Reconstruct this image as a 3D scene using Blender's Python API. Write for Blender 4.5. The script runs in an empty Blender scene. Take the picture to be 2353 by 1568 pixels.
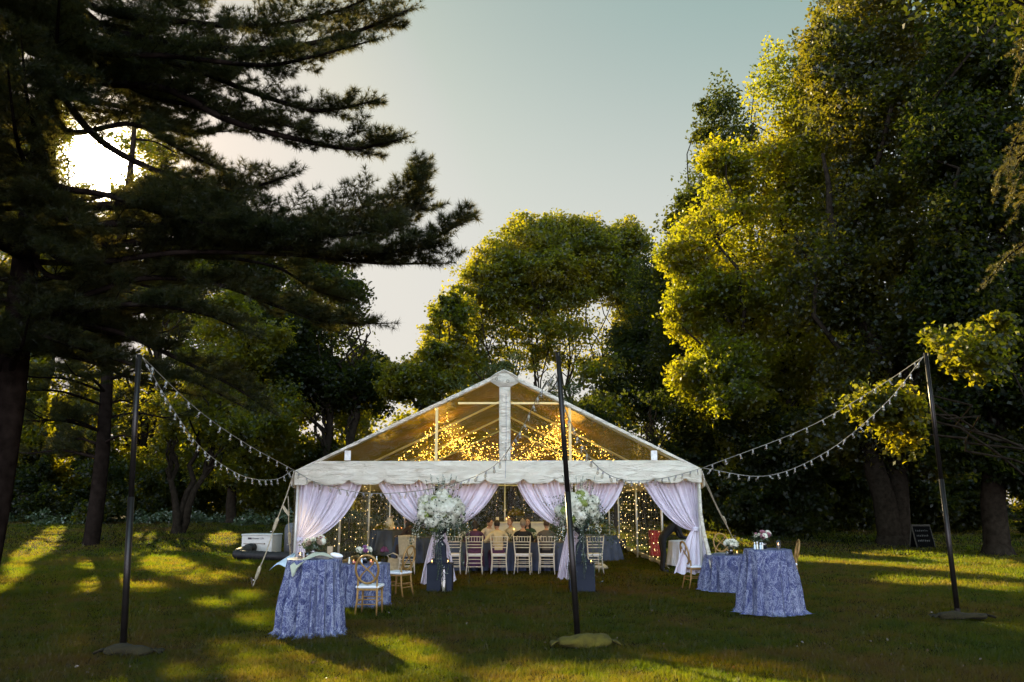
import bpy, bmesh, math, random
import numpy as np
from mathutils import Vector, Matrix, Quaternion

scene = bpy.context.scene
COL = scene.collection
R = math.radians
PI = math.pi
rng = np.random.RandomState(7)
random.seed(7)

# ------------------------------------------------------------------ camera
CAM = Vector((0.0, 0.0, 1.95))
PITCH = R(11.2)
FPX, PW, PH = 1830.0, 2353.0, 1568.0      # focal length and picture size in survey units
CP, SP = math.cos(PITCH), math.sin(PITCH)
cam_d = bpy.data.cameras.new('camera')
cam_d.sensor_width = 36.0
cam_d.lens = 36.0 * FPX / PW
cam_d.clip_start = 0.1
cam_d.clip_end = 3000
cam = bpy.data.objects.new('camera', cam_d)
COL.objects.link(cam)
cam.location = CAM
cam.rotation_euler = (R(90) + PITCH, 0, 0)
scene.camera = cam

def ray(px, py):
    cx, cy = (px - PW / 2) / FPX, (PH / 2 - py) / FPX
    return Vector((cx, CP - cy * SP, SP + cy * CP))
def at(px, py, Y):
    d = ray(px, py)
    return CAM + d * (Y / d.y)
def gnd(px, py, z=0.0):
    d = ray(px, py)
    return CAM + d * ((z - CAM.z) / d.z)
def proj_np(P):
    d = P - np.array(CAM)
    dep = d[:, 1] * CP + d[:, 2] * SP
    dep = np.where(np.abs(dep) < 1e-3, 1e-3, dep)
    x = PW / 2 + d[:, 0] / dep * FPX
    y = PH / 2 - (d[:, 2] * CP - d[:, 1] * SP) / dep * FPX
    return x, y, dep

SUN_AZ, SUN_EL = R(-28.8), R(21.0)
SUN = Vector((math.sin(SUN_AZ) * math.cos(SUN_EL), math.cos(SUN_AZ) * math.cos(SUN_EL), math.sin(SUN_EL)))
SUNn = np.array(SUN)

def gz(x, y):
    """height of the lawn"""
    r = np.maximum(0.0, y - 30.0)
    r = np.minimum(r, 22.0)
    s = np.clip((y - 30.0) / 6.0, 0, 1)
    h = 0.042 * r * s
    h = h + 0.012 * np.sin(x * 1.3 + 0.7) * np.sin(y * 1.1) + 0.02 * np.sin(x * 0.37 + y * 0.21)
    return h

# ------------------------------------------------------------------ objects
def tag(o, label=None, cat=None, group=None, kind=None):
    if label: o['label'] = label
    if cat: o['category'] = cat
    if group: o['group'] = group
    if kind: o['kind'] = kind
    return o
def thing(name, label, cat, loc=(0, 0, 0), rz=0.0, group=None):
    o = bpy.data.objects.new(name, None)
    COL.objects.link(o)
    o.empty_display_size = 0.2
    o.location = loc
    o.rotation_euler = (0, 0, rz)
    return tag(o, label, cat, group)
def link(name, me, parent=None, loc=None):
    o = bpy.data.objects.new(name, me)
    COL.objects.link(o)
    if parent is not None: o.parent = parent
    if loc is not None: o.location = loc
    return o
def copy_tree(o, parent=None):
    c = o.copy()
    COL.objects.link(c)
    if parent is not None: c.parent = parent
    for ch in list(o.children): copy_tree(ch, c)
    return c

class MB:
    """collects vertices and faces of one mesh"""
    def __init__(self, off=None):
        self.v, self.f, self.mi = [], [], []
        self.off = Vector(off) if off is not None else None
        self.m = 0
    def add(self, vs, fs):
        b = len(self.v)
        self.v.extend([tuple(p) for p in vs])
        for q in fs:
            self.f.append(tuple(i + b for i in q)); self.mi.append(self.m)
        return self
    def box(self, lo, hi, M=None):
        x0, y0, z0 = lo; x1, y1, z1 = hi
        vs = [Vector(p) for p in ((x0,y0,z0),(x1,y0,z0),(x1,y1,z0),(x0,y1,z0),(x0,y0,z1),(x1,y0,z1),(x1,y1,z1),(x0,y1,z1))]
        if M is not None: vs = [M @ p for p in vs]
        return self.add(vs, [(0,3,2,1),(4,5,6,7),(0,1,5,4),(1,2,6,5),(2,3,7,6),(3,0,4,7)])
    def tube(self, pts, rad, n=8, caps=True, closed=False):
        pts = [Vector(p) for p in pts]
        if not hasattr(rad, '__len__'): rad = [rad] * len(pts)
        N = len(pts)
        vs, fs = [], []
        up = None
        for i, p in enumerate(pts):
            if closed: t = pts[(i + 1) % N] - pts[i - 1]
            else: t = pts[min(i + 1, N - 1)] - pts[max(i - 1, 0)]
            if t.length < 1e-9: t = Vector((0, 0, 1))
            t.normalize()
            if up is None:
                up = Vector((0, 0, 1)) if abs(t.z) < 0.9 else Vector((1, 0, 0))
            a = (up - t * up.dot(t))
            if a.length < 1e-6: a = t.orthogonal()
            a.normalize(); up = a
            b = t.cross(a)
            for k in range(n):
                q = 2 * PI * k / n
                vs.append(p + (a * math.cos(q) + b * math.sin(q)) * rad[i])
        M_ = N if closed else N - 1
        for i in range(M_):
            j = (i + 1) % N
            for k in range(n):
                l = (k + 1) % n
                fs.append((i*n+k, i*n+l, j*n+l, j*n+k))
        if caps and not closed:
            fs.append(tuple(range(n - 1, -1, -1)))
            fs.append(tuple((N-1)*n + k for k in range(n)))
        return self.add(vs, fs)
    def lathe(self, prof, c=(0, 0, 0), n=20, wob=None):
        c = Vector(c)
        vs, fs = [], []
        for (r, z) in prof:
            for k in range(n):
                q = 2 * PI * k / n
                rr = r * (1 + (wob(q, z) if wob else 0))
                vs.append(c + Vector((rr * math.cos(q), rr * math.sin(q), z)))
        for i in range(len(prof) - 1):
            for k in range(n):
                l = (k + 1) % n
                fs.append((i*n+k, i*n+l, (i+1)*n+l, (i+1)*n+k))
        if prof[0][0] > 1e-4: fs.append(tuple(range(n - 1, -1, -1)))
        if prof[-1][0] > 1e-4: fs.append(tuple((len(prof)-1)*n + k for k in range(n)))
        return self.add(vs, fs)
    def ball(self, c, r, nu=10, nv=7, M=None):
        c = Vector(c)
        if not hasattr(r, '__len__'): r = (r, r, r)
        vs = [Vector((0, 0, -1))]
        for j in range(1, nv):
            t = -PI / 2 + PI * j / nv
            for k in range(nu):
                q = 2 * PI * k / nu
                vs.append(Vector((math.cos(t) * math.cos(q), math.cos(t) * math.sin(q), math.sin(t))))
        vs.append(Vector((0, 0, 1)))
        vs = [Vector((p.x * r[0], p.y * r[1], p.z * r[2])) for p in vs]
        if M is not None: vs = [M @ p for p in vs]
        vs = [p + c for p in vs]
        fs = []
        for k in range(nu):
            l = (k + 1) % nu
            fs.append((0, 1 + l, 1 + k))
            for j in range(nv - 2):
                a = 1 + j * nu
                fs.append((a + k, a + l, a + nu + l, a + nu + k))
            a = 1 + (nv - 2) * nu
            fs.append((a + k, a + l, len(vs) - 1))
        return self.add(vs, fs)
    def grid(self, rows):
        """rows: list of equal-length lists of points"""
        n = len(rows[0]); vs = [p for r in rows for p in r]; fs = []
        for i in range(len(rows) - 1):
            for k in range(n - 1):
                fs.append((i*n+k, i*n+k+1, (i+1)*n+k+1, (i+1)*n+k))
        return self.add(vs, fs)
    def build(self, name, mat, parent=None, smooth=False, bevel=0, loc=None, solid=0, auto=None):
        me = bpy.data.meshes.new(name)
        vs = self.v
        if self.off is not None:
            o = self.off
            vs = [(p[0]-o.x, p[1]-o.y, p[2]-o.z) for p in vs]
        me.from_pydata(vs, [], self.f)
        mats = mat if isinstance(mat, (list, tuple)) else [mat]
        for m in mats: me.materials.append(m)
        if len(mats) > 1: me.polygons.foreach_set('material_index', self.mi)
        if smooth: me.polygons.foreach_set('use_smooth', [True] * len(me.polygons))
        me.update()
        ob = link(name, me, parent, loc)
        if bevel:
            b = ob.modifiers.new('bevel', 'BEVEL'); b.width = bevel; b.segments = 2; b.limit_method = 'ANGLE'
        if solid:
            s = ob.modifiers.new('solid', 'SOLIDIFY'); s.thickness = solid; s.offset = 0
        return ob

def np_mesh(name, V, nper, mat, parent=None, smooth=False):
    """V: (N*nper,3) vertices, every nper in a row make one face"""
    V = np.ascontiguousarray(V, dtype=np.float32)
    nv = len(V); nf = nv // nper
    me = bpy.data.meshes.new(name)
    me.vertices.add(nv); me.vertices.foreach_set('co', V.ravel())
    me.loops.add(nv); me.loops.foreach_set('vertex_index', np.arange(nv, dtype=np.int32))
    me.polygons.add(nf); me.polygons.foreach_set('loop_start', np.arange(0, nv, nper, dtype=np.int32))
    if smooth: me.polygons.foreach_set('use_smooth', np.ones(nf, dtype=bool))
    me.materials.append(mat)
    me.update(calc_edges=True)
    return link(name, me, parent)

def nrm(a): return a / np.maximum(np.linalg.norm(a, axis=-1, keepdims=True), 1e-9)
def rdir(n, rs): return nrm(rs.normal(size=(n, 3)))

# ------------------------------------------------------------------ materials
def new_mat(name):
    m = bpy.data.materials.new(name); m.use_nodes = True
    nt = m.node_tree; nt.nodes.clear()
    return m, nt, nt.nodes, nt.links
def N(nt, t, **kw):
    n = nt.nodes.new(t)
    for k, v in kw.items():
        if k in n.inputs: n.inputs[k].default_value = v
        else: setattr(n, k, v)
    return n
def ramp(nt, stops, fac=None, interp='LINEAR'):
    r = nt.nodes.new('ShaderNodeValToRGB'); r.color_ramp.interpolation = interp
    e = r.color_ramp.elements
    while len(e) < len(stops): e.new(0.5)
    for q, (p, c) in zip(e, stops):
        q.position = p; q.color = (*c, 1) if len(c) == 3 else c
    if fac is not None: nt.links.new(fac, r.inputs['Fac'])
    return r
def noise(nt, scale, detail=3, rough=0.55, dist=0.0, coord='Object', vec=None):
    n = nt.nodes.new('ShaderNodeTexNoise')
    n.inputs['Scale'].default_value = scale; n.inputs['Detail'].default_value = detail
    n.inputs['Roughness'].default_value = rough; n.inputs['Distortion'].default_value = dist
    if vec is None:
        if coord == 'Position': vec = nt.nodes.new('ShaderNodeNewGeometry').outputs['Position']
        else: vec = nt.nodes.new('ShaderNodeTexCoord').outputs[coord]
    nt.links.new(vec, n.inputs['Vector'])
    return n
def plain(name, col, rough=0.6, metal=0.0, var=0.25, scale=12.0, bump=0.0, bscale=60.0, spec=0.4, sheen=0.0, trans=0.0, coat=0.0):
    m, nt, nd, lk = new_mat(name)
    out = N(nt, 'ShaderNodeOutputMaterial'); b = N(nt, 'ShaderNodeBsdfPrincipled')
    n = noise(nt, scale, 4)
    c0 = tuple(max(0, c * (1 - var)) for c in col); c1 = tuple(min(1, c * (1 + var)) for c in col)
    r = ramp(nt, [(0.3, c0), (0.7, c1)], n.outputs['Fac'])
    lk.new(r.outputs['Color'], b.inputs['Base Color'])
    b.inputs['Roughness'].default_value = rough; b.inputs['Metallic'].default_value = metal
    b.inputs['Specular IOR Level'].default_value = spec
    if coat: b.inputs['Coat Weight'].default_value = coat
    if bump:
        n2 = noise(nt, bscale, 3)
        bp = N(nt, 'ShaderNodeBump'); bp.inputs['Strength'].default_value = bump; bp.inputs['Distance'].default_value = 0.01
        lk.new(n2.outputs['Fac'], bp.inputs['Height']); lk.new(bp.outputs['Normal'], b.inputs['Normal'])
    sh = b.outputs['BSDF']
    if trans:
        t = N(nt, 'ShaderNodeBsdfTranslucent'); lk.new(r.outputs['Color'], t.inputs['Color'])
        mx = N(nt, 'ShaderNodeMixShader'); mx.inputs[0].default_value = trans
        lk.new(sh, mx.inputs[1]); lk.new(t.outputs[0], mx.inputs[2]); sh = mx.outputs[0]
    lk.new(sh, out.inputs['Surface'])
    return m
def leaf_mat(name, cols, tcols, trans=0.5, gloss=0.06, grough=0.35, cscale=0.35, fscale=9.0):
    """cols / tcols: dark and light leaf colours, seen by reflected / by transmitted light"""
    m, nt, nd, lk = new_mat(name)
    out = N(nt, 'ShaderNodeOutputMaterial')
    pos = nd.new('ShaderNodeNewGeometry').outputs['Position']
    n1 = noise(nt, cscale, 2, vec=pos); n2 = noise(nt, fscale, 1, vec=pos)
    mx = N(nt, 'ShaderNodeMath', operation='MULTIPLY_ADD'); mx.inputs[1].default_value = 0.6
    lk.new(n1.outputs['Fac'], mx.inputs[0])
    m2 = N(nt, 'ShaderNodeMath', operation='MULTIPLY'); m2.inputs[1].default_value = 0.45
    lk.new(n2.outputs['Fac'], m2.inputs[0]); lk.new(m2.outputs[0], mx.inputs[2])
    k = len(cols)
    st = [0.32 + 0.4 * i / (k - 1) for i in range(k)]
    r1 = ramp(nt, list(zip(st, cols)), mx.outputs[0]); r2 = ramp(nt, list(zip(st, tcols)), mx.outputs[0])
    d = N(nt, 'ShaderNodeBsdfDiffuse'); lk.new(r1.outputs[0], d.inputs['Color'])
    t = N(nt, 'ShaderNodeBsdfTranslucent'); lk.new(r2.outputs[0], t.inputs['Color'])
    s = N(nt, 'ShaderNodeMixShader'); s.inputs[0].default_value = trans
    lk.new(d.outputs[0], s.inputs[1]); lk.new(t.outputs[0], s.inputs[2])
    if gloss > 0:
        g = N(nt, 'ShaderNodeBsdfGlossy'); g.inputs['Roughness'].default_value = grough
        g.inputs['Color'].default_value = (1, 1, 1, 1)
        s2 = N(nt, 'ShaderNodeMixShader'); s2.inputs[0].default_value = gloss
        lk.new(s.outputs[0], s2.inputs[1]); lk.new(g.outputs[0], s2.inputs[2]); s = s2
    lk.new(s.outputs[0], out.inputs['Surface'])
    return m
def emit(name, col, strength, sampling='AUTO'):
    m, nt, nd, lk = new_mat(name)
    out = N(nt, 'ShaderNodeOutputMaterial'); e = N(nt, 'ShaderNodeEmission')
    e.inputs['Color'].default_value = (*col, 1); e.inputs['Strength'].default_value = strength
    lk.new(e.outputs[0], out.inputs['Surface'])
    try: m.cycles.emission_sampling = sampling
    except Exception: pass
    return m
def glassy(name, tint=(1, 1, 1), refl=0.12, rough=0.03, bump=0.0, bscale=8.0, haze=0.0, hazecol=(0.8, 0.8, 0.8), stretch=None, htrans=0.5, fr=0.6):
    """thin clear sheet: lets light straight through, mirrors a little, optional milky share and wrinkles"""
    m, nt, nd, lk = new_mat(name)
    out = N(nt, 'ShaderNodeOutputMaterial')
    tr = N(nt, 'ShaderNodeBsdfTransparent'); tr.inputs['Color'].default_value = (*tint, 1)
    g = N(nt, 'ShaderNodeBsdfGlossy'); g.inputs['Roughness'].default_value = rough
    lw = N(nt, 'ShaderNodeLayerWeight'); lw.inputs['Blend'].default_value = 0.25
    ma = N(nt, 'ShaderNodeMath', operation='MULTIPLY_ADD'); ma.inputs[1].default_value = fr; ma.inputs[2].default_value = refl
    lk.new(lw.outputs['Fresnel'], ma.inputs[0])
    if bump:
        tc = nd.new('ShaderNodeTexCoord'); mp = N(nt, 'ShaderNodeMapping')
        lk.new(tc.outputs['Object'], mp.inputs['Vector'])
        if stretch: mp.inputs['Scale'].default_value = stretch
        n2 = noise(nt, bscale, 4, 0.6, 1.2, vec=mp.outputs[0])
        bp = N(nt, 'ShaderNodeBump'); bp.inputs['Strength'].default_value = bump; bp.inputs['Distance'].default_value = 0.05
        lk.new(n2.outputs['Fac'], bp.inputs['Height'])
        lk.new(bp.outputs['Normal'], g.inputs['Normal']); lk.new(bp.outputs['Normal'], lw.inputs['Normal'])
    base = tr.outputs[0]
    if haze:
        d = N(nt, 'ShaderNodeBsdfDiffuse'); d.inputs['Color'].default_value = (*hazecol, 1)
        t2 = N(nt, 'ShaderNodeBsdfTranslucent'); t2.inputs['Color'].default_value = (*hazecol, 1)
        mm = N(nt, 'ShaderNodeMixShader'); mm.inputs[0].default_value = htrans
        lk.new(d.outputs[0], mm.inputs[1]); lk.new(t2.outputs[0], mm.inputs[2])
        m3 = N(nt, 'ShaderNodeMixShader'); m3.inputs[0].default_value = haze
        lk.new(base, m3.inputs[1]); lk.new(mm.outputs[0], m3.inputs[2]); base = m3.outputs[0]
    mx = N(nt, 'ShaderNodeMixShader')
    lk.new(ma.outputs[0], mx.inputs[0]); lk.new(base, mx.inputs[1]); lk.new(g.outputs[0], mx.inputs[2])
    lk.new(mx.outputs[0], out.inputs['Surface'])
    return m

# ------------------------------------------------------------------ light
world = bpy.data.worlds.new('World'); scene.world = world; world.use_nodes = True
nt = world.node_tree; nt.nodes.clear()
wo = N(nt, 'ShaderNodeOutputWorld'); bg = N(nt, 'ShaderNodeBackground')
sky = nt.nodes.new('ShaderNodeTexSky'); sky.sky_type = 'NISHITA'
sky.sun_disc = False; sky.sun_elevation = SUN_EL; sky.sun_rotation = SUN_AZ
sky.air_density = 1.0; sky.dust_density = 0.6; sky.ozone_density = 1.0; sky.altitude = 0
hs = N(nt, 'ShaderNodeHueSaturation'); hs.inputs['Saturation'].default_value = 1.3
hs.inputs['Hue'].default_value = 0.445
gm = N(nt, 'ShaderNodeGamma'); gm.inputs['Gamma'].default_value = 0.54      # evening air flattens the sky
nt.links.new(sky.outputs[0], gm.inputs['Color'])
sc_ = N(nt, 'ShaderNodeVectorMath', operation='MULTIPLY'); sc_.inputs[1].default_value = (1.95, 1.94, 1.58)
nt.links.new(gm.outputs[0], sc_.inputs[0]); nt.links.new(sc_.outputs[0], hs.inputs['Color'])
# the bright ring of air round the low sun
geo = nt.nodes.new('ShaderNodeTexCoord')
dt = N(nt, 'ShaderNodeVectorMath', operation='DOT_PRODUCT'); dt.inputs[1].default_value = SUN
nz = N(nt, 'ShaderNodeVectorMath', operation='NORMALIZE')
nt.links.new(geo.outputs['Generated'], nz.inputs[0]); nt.links.new(nz.outputs[0], dt.inputs[0])
ac = N(nt, 'ShaderNodeMath', operation='ARCCOSINE'); nt.links.new(dt.outputs['Value'], ac.inputs[0])
def lobe(sig, amp, col):
    a = N(nt, 'ShaderNodeMath', operation='DIVIDE'); a.inputs[1].default_value = R(sig); nt.links.new(ac.outputs[0], a.inputs[0])
    b = N(nt, 'ShaderNodeMath', operation='POWER'); b.inputs[1].default_value = 2.0; nt.links.new(a.outputs[0], b.inputs[0])
    c = N(nt, 'ShaderNodeMath', operation='MULTIPLY'); c.inputs[1].default_value = -1.0; nt.links.new(b.outputs[0], c.inputs[0])
    e = N(nt, 'ShaderNodeMath', operation='EXPONENT'); nt.links.new(c.outputs[0], e.inputs[0])
    v = N(nt, 'ShaderNodeVectorMath', operation='SCALE'); v.inputs[0].default_value = tuple(x * amp for x in col)
    nt.links.new(e.outputs[0], v.inputs['Scale'])
    return v.outputs[0]
SKY_STRENGTH = 0.05
bg.inputs['Strength'].default_value = SKY_STRENGTH
# pale haze towards the horizon
sz_ = N(nt, 'ShaderNodeSeparateXYZ'); nt.links.new(nz.outputs[0], sz_.inputs[0])
mz_ = N(nt, 'ShaderNodeMapRange', interpolation_type='SMOOTHSTEP'); mz_.inputs['From Min'].default_value = 0.60; mz_.inputs['From Max'].default_value = 0.20
mz_.inputs['To Min'].default_value = 0.0; mz_.inputs['To Max'].default_value = 0.78
nt.links.new(sz_.outputs['Z'], mz_.inputs['Value'])
hz_ = N(nt, 'ShaderNodeMixRGB'); hz_.inputs[2].default_value = (5.5, 5.25, 5.0, 1)
nt.links.new(mz_.outputs[0], hz_.inputs[0]); nt.links.new(hs.outputs[0], hz_.inputs[1])
# eastern sky behind the camera scaled up and cooled, added to light white cloth
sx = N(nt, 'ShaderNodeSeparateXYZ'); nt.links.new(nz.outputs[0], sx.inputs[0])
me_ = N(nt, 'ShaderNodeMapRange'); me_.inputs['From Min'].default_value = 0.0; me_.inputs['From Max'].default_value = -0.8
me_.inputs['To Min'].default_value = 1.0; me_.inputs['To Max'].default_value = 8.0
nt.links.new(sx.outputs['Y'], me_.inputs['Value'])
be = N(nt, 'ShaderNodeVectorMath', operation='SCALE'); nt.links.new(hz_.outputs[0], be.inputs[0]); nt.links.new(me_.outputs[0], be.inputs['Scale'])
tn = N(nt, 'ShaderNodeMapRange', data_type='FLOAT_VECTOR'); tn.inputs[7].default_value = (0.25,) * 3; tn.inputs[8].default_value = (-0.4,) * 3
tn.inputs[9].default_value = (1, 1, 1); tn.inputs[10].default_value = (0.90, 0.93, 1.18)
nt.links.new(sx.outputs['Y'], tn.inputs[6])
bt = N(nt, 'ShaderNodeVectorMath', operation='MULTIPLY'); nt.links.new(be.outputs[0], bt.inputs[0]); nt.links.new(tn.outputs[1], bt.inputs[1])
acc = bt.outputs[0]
for l in (lobe(1.3, 500, (1, 0.9, 0.7)), lobe(3.2, 25, (1, 0.82, 0.55))):
    s_ = N(nt, 'ShaderNodeVectorMath', operation='ADD')
    nt.links.new(acc, s_.inputs[0]); nt.links.new(l, s_.inputs[1]); acc = s_.outputs[0]
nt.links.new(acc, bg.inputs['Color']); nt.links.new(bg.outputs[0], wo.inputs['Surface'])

sl = bpy.data.lights.new('sun', 'SUN'); sl.energy = 5.0; sl.angle = R(0.53); sl.color = (1.0, 0.80, 0.42)
so = bpy.data.objects.new('sun', sl); COL.objects.link(so)
so.rotation_euler = (-SUN).to_track_quat('-Z', 'Y').to_euler()
so.location = SUN * 100

vs = scene.view_settings
vs.view_transform = 'Standard'; vs.look = 'None'; vs.gamma = 1.0; vs.use_curve_mapping = False
vs.exposure = 1.5
cy = scene.cycles
cy.use_denoising = True
try: cy.denoiser = 'OPENIMAGEDENOISE'; cy.denoising_prefilter = 'ACCURATE'
except Exception: pass
cy.max_bounces = 8; cy.diffuse_bounces = 3; cy.glossy_bounces = 3; cy.transmission_bounces = 6
cy.transparent_max_bounces = 24; cy.sample_clamp_indirect = 3.0; cy.caustics_reflective = False; cy.caustics_refractive = False
# ------------------------------------------------------------------ sunlit patches of lawn: where the foliage has gaps towards the sun
LIT = [  # centre x, y, half sizes, tilt (survey units on the lawn)
    (75, 1272, 85, 17, -22), (20, 1330, 50, 18, -30), (235, 1348, 60, 18, -10), (215, 1300, 40, 10, -5), (400, 1308, 90, 20, 8), (330, 1352, 60, 10, 0),
    (365, 1290, 45, 10, 0), (470, 1330, 50, 14, 5), (520, 1284, 60, 10, 10), (545, 1322, 42, 9, 10), (520, 1252, 34, 8, 0),
    (565, 1376, 46, 11, -8), (490, 1392, 40, 8, 0), (600, 1432, 44, 17, 5), (655, 1450, 25, 20, 0), (745, 1512, 120, 36, 24), (610, 1490, 50, 11, 0), (545, 1540, 70, 22, 10),
    (430, 1555, 60, 16, 0), (640, 1548, 80, 20, 0), (905, 1500, 70, 16, 26), (985, 1548, 60, 20, 25), (300, 1575, 60, 10, 0),
    (1240, 1556, 90, 15, 5), (1600, 1640, 520, 112, 0), (1500, 1540, 130, 24, -6), (1330, 1570, 170, 30, 6), (720, 1560, 260, 50, 12), (960, 1530, 90, 40, 28),
    (1730, 1206, 110, 8, 4), (1850, 1220, 100, 6, 6), (2090, 1274, 110, 6, 2), (2220, 1287, 120, 8, 3), (2130, 1339, 110, 10, 3), (2290, 1352, 110, 9, 4), (2320, 1440, 40, 12, 5),
    (810, 1396, 44, 16, 20), (560, 1196, 40, 4, 0), (650, 1192, 40, 4, 0), (470, 1202, 20, 4, 0), (260, 1222, 40, 4, 0),
    (790, 1205, 60, 6, 0), (830, 1225, 60, 5, 0), (1690, 1252, 60, 5, 5), (860, 1250, 30, 4, 0)]
def vnoise(x, y, seed=0):
    return (np.sin(x * 1.7 + y * 0.9 + seed) + np.sin(-x * 0.8 + y * 2.3 + 1.3 * seed) + np.sin(x * 3.9 - y * 2.9 + 2.1 * seed) * 0.7) / 2.7
def sun_gap(P):
    """True where a leaf would shade one of the sunlit patches"""
    t = P[:, 2] / SUNn[2]
    G = P - t[:, None] * SUNn
    x, y, dep = proj_np(np.stack([G[:, 0], G[:, 1], np.zeros(len(G))], 1))
    ok = (G[:, 1] > 6.0) & (G[:, 1] < 60)
    lit = np.zeros(len(P), bool)
    nz_ = vnoise(G[:, 0] * 1.6, G[:, 1] * 1.6) * 0.55 + vnoise(G[:, 0] * 4.3, G[:, 1] * 3.7, 4) * 0.35
    for (cx, cy_, rx, ry, a) in LIT:
        ca, sa = math.cos(R(a)), math.sin(R(a))
        u = ((x - cx) * ca + (y - cy_) * sa) / (rx + 3); v = (-(x - cx) * sa + (y - cy_) * ca) / (ry + 1 + 3 * (cy_ > 1380))
        lit |= (u * u + v * v) < (1.1 + nz_)
    return lit & ok
# targets in the air that the sun reaches: centre, radii (the lit flank of the right-hand maples, the lit pine boughs)
AIR = [(at(1640, 700, 38), 4.2), (at(1660, 560, 39), 3.6), (at(1690, 900, 37), 2.4), (at(1740, 330, 40), 4.0), (at(1760, 1010, 40), 2.0), (at(2030, 260, 34), 4.2), (at(1960, 90, 34), 3.5), (at(1980, 600, 34), 2.6), (at(2050, 925, 25), 1.5),
       (at(1020, 830, 47), 2.2), (at(660, 650, 17), 1.0), (at(700, 730, 14.6), 0.8), (at(470, 900, 15), 0.6),
       (at(540, 790, 45), 2.2), (at(470, 930, 45), 2.2), (at(250, 980, 46), 2.4), (at(100, 1020, 46), 2.6), (at(600, 960, 45), 1.2), (at(330, 1040, 46), 1.5), (at(300, 780, 50), 1.6), (Vector((0.3, 29.5, 3.9)), 2.2), (at(380, 960, 45), 2.0), (at(180, 900, 46), 2.2), (at(700, 960, 46), 2.0), (at(640, 830, 47), 2.0), (at(880, 900, 48), 1.5)]
def air_gap(P):
    hit = np.zeros(len(P), bool)
    for (c, r) in AIR:
        c = np.array(c); d = P - c
        s = d @ SUNn
        q = d - s[:, None] * SUNn
        q = np.linalg.norm(q, axis=1) / r
        wob = vnoise(P[:, 0] * 0.9 + P[:, 2], P[:, 2] * 1.1 - P[:, 0], 3) * 0.3
        hit |= (s > r + 2.5) & (q < 1.0 + wob)
    return hit
HOLE = np.random.RandomState(77)
def sun_hole(P):
    """the gap in the boughs through which the sun is seen from the lawn"""
    d = nrm(P - np.array(CAM))
    ang = np.degrees(np.arccos(np.clip(d @ SUNn, -1, 1)))
    az = np.arctan2(d[:, 2] - SUNn[2], d[:, 0] - SUNn[0])
    lim = 1.35 + 0.4 * np.sin(az * 3 + 0.5) + 0.4 * np.sin(az * 7)
    soft = np.clip((ang - lim) / 1.9, 0, 1)
    return HOLE.rand(len(P)) > soft ** 0.8 + 0.02
def keep_mask(P, rs, leak=0.04):
    k = ~(sun_gap(P) | (air_gap(P) & (rs.rand(len(P)) < 0.85)))
    return k & ~sun_hole(P)

# ------------------------------------------------------------------ leaves
def leaf_quads(C, S, U, rs, droop=0.25, slim=0.62):
    """kite shaped leaves: centres C, lengths S, face normals biased to U"""
    n = len(C)
    nr = nrm(U * 0.8 + rdir(n, rs) * 1.0)
    a = nrm(np.cross(nr, rdir(n, rs)))
    a[:, 2] -= droop; a = nrm(a)
    b = nrm(np.cross(nr, a))
    nr = np.cross(a, b)
    S = S[:, None]
    base = C - a * S * 0.5
    tip = C + a * S * 0.5
    l = C + b * S * slim * 0.5 + a * S * 0.04 + nr * S * 0.09
    r = C - b * S * slim * 0.5 + a * S * 0.04 + nr * S * 0.09
    return np.stack([base, r, tip, l], 1).reshape(-1, 3)

class Crown:
    def __init__(self): self.C, self.S, self.U = [], [], []
    def clump(self, c, r, n, size, rs, flat=0.75):
        d = rdir(n, rs)
        rad = r * (0.25 + 0.75 * rs.rand(n) ** 0.7) * (1 + 0.35 * vnoise(d[:, 0] * 3 + c[0], d[:, 2] * 3 + c[1], c[2]))
        P = np.array(c) + d * rad[:, None] * np.array([1.2, 1.2, flat])
        P[:, 2] -= 0.22 * (np.hypot(d[:, 0], d[:, 1]) * rad) ** 2 / max(r, 0.3)
        self.C.append(P); self.S.append(size * (0.65 + 0.7 * rs.rand(n)))
        self.U.append(nrm(d * 0.6 + np.array([0, 0, 0.7])))
    def fill(self, c, r, n, size, rs):
        d = rdir(n, rs); P = np.array(c) + d * (rs.rand(n) ** 0.4)[:, None] * np.array(r) * 0.98
        P = P + 0.5 * np.sin(P[:, [1, 2, 0]] * 1.9) + rs.normal(size=P.shape) * 0.15
        self.C.append(P); self.S.append(size * (0.65 + 0.7 * rs.rand(n))); self.U.append(np.tile([0.0, 0, 1], (n, 1)))
    def build(self, name, mat, parent, rs, off, leak=0.04, cull=True, slim=0.62):
        C = np.concatenate(self.C); S = np.concatenate(self.S); U = np.concatenate(self.U)
        if cull:
            k = keep_mask(C, rs, leak); C, S, U = C[k], S[k], U[k]
        return np_mesh(name, leaf_quads(C, S, U, rs, slim=slim) - np.array(off), 4, mat, parent)

def limb(mb, p0, p1, r0, r1, rs, wig=0.06, n=6, sides=6):
    p0, p1 = Vector(p0), Vector(p1); L = (p1 - p0).length
    pts, rad = [], []
    for i in range(n + 1):
        t = i / n
        p = p0.lerp(p1, t)
        w = math.sin(PI * t) * L * wig
        p = p + Vector((rs.normal() * w, rs.normal() * w, rs.normal() * w * 0.5 + math.sin(PI * t) * L * 0.05))
        pts.append(p); rad.append(r0 + (r1 - r0) * t)
    mb.tube(pts, rad, sides, caps=False)
    return pts

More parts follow.
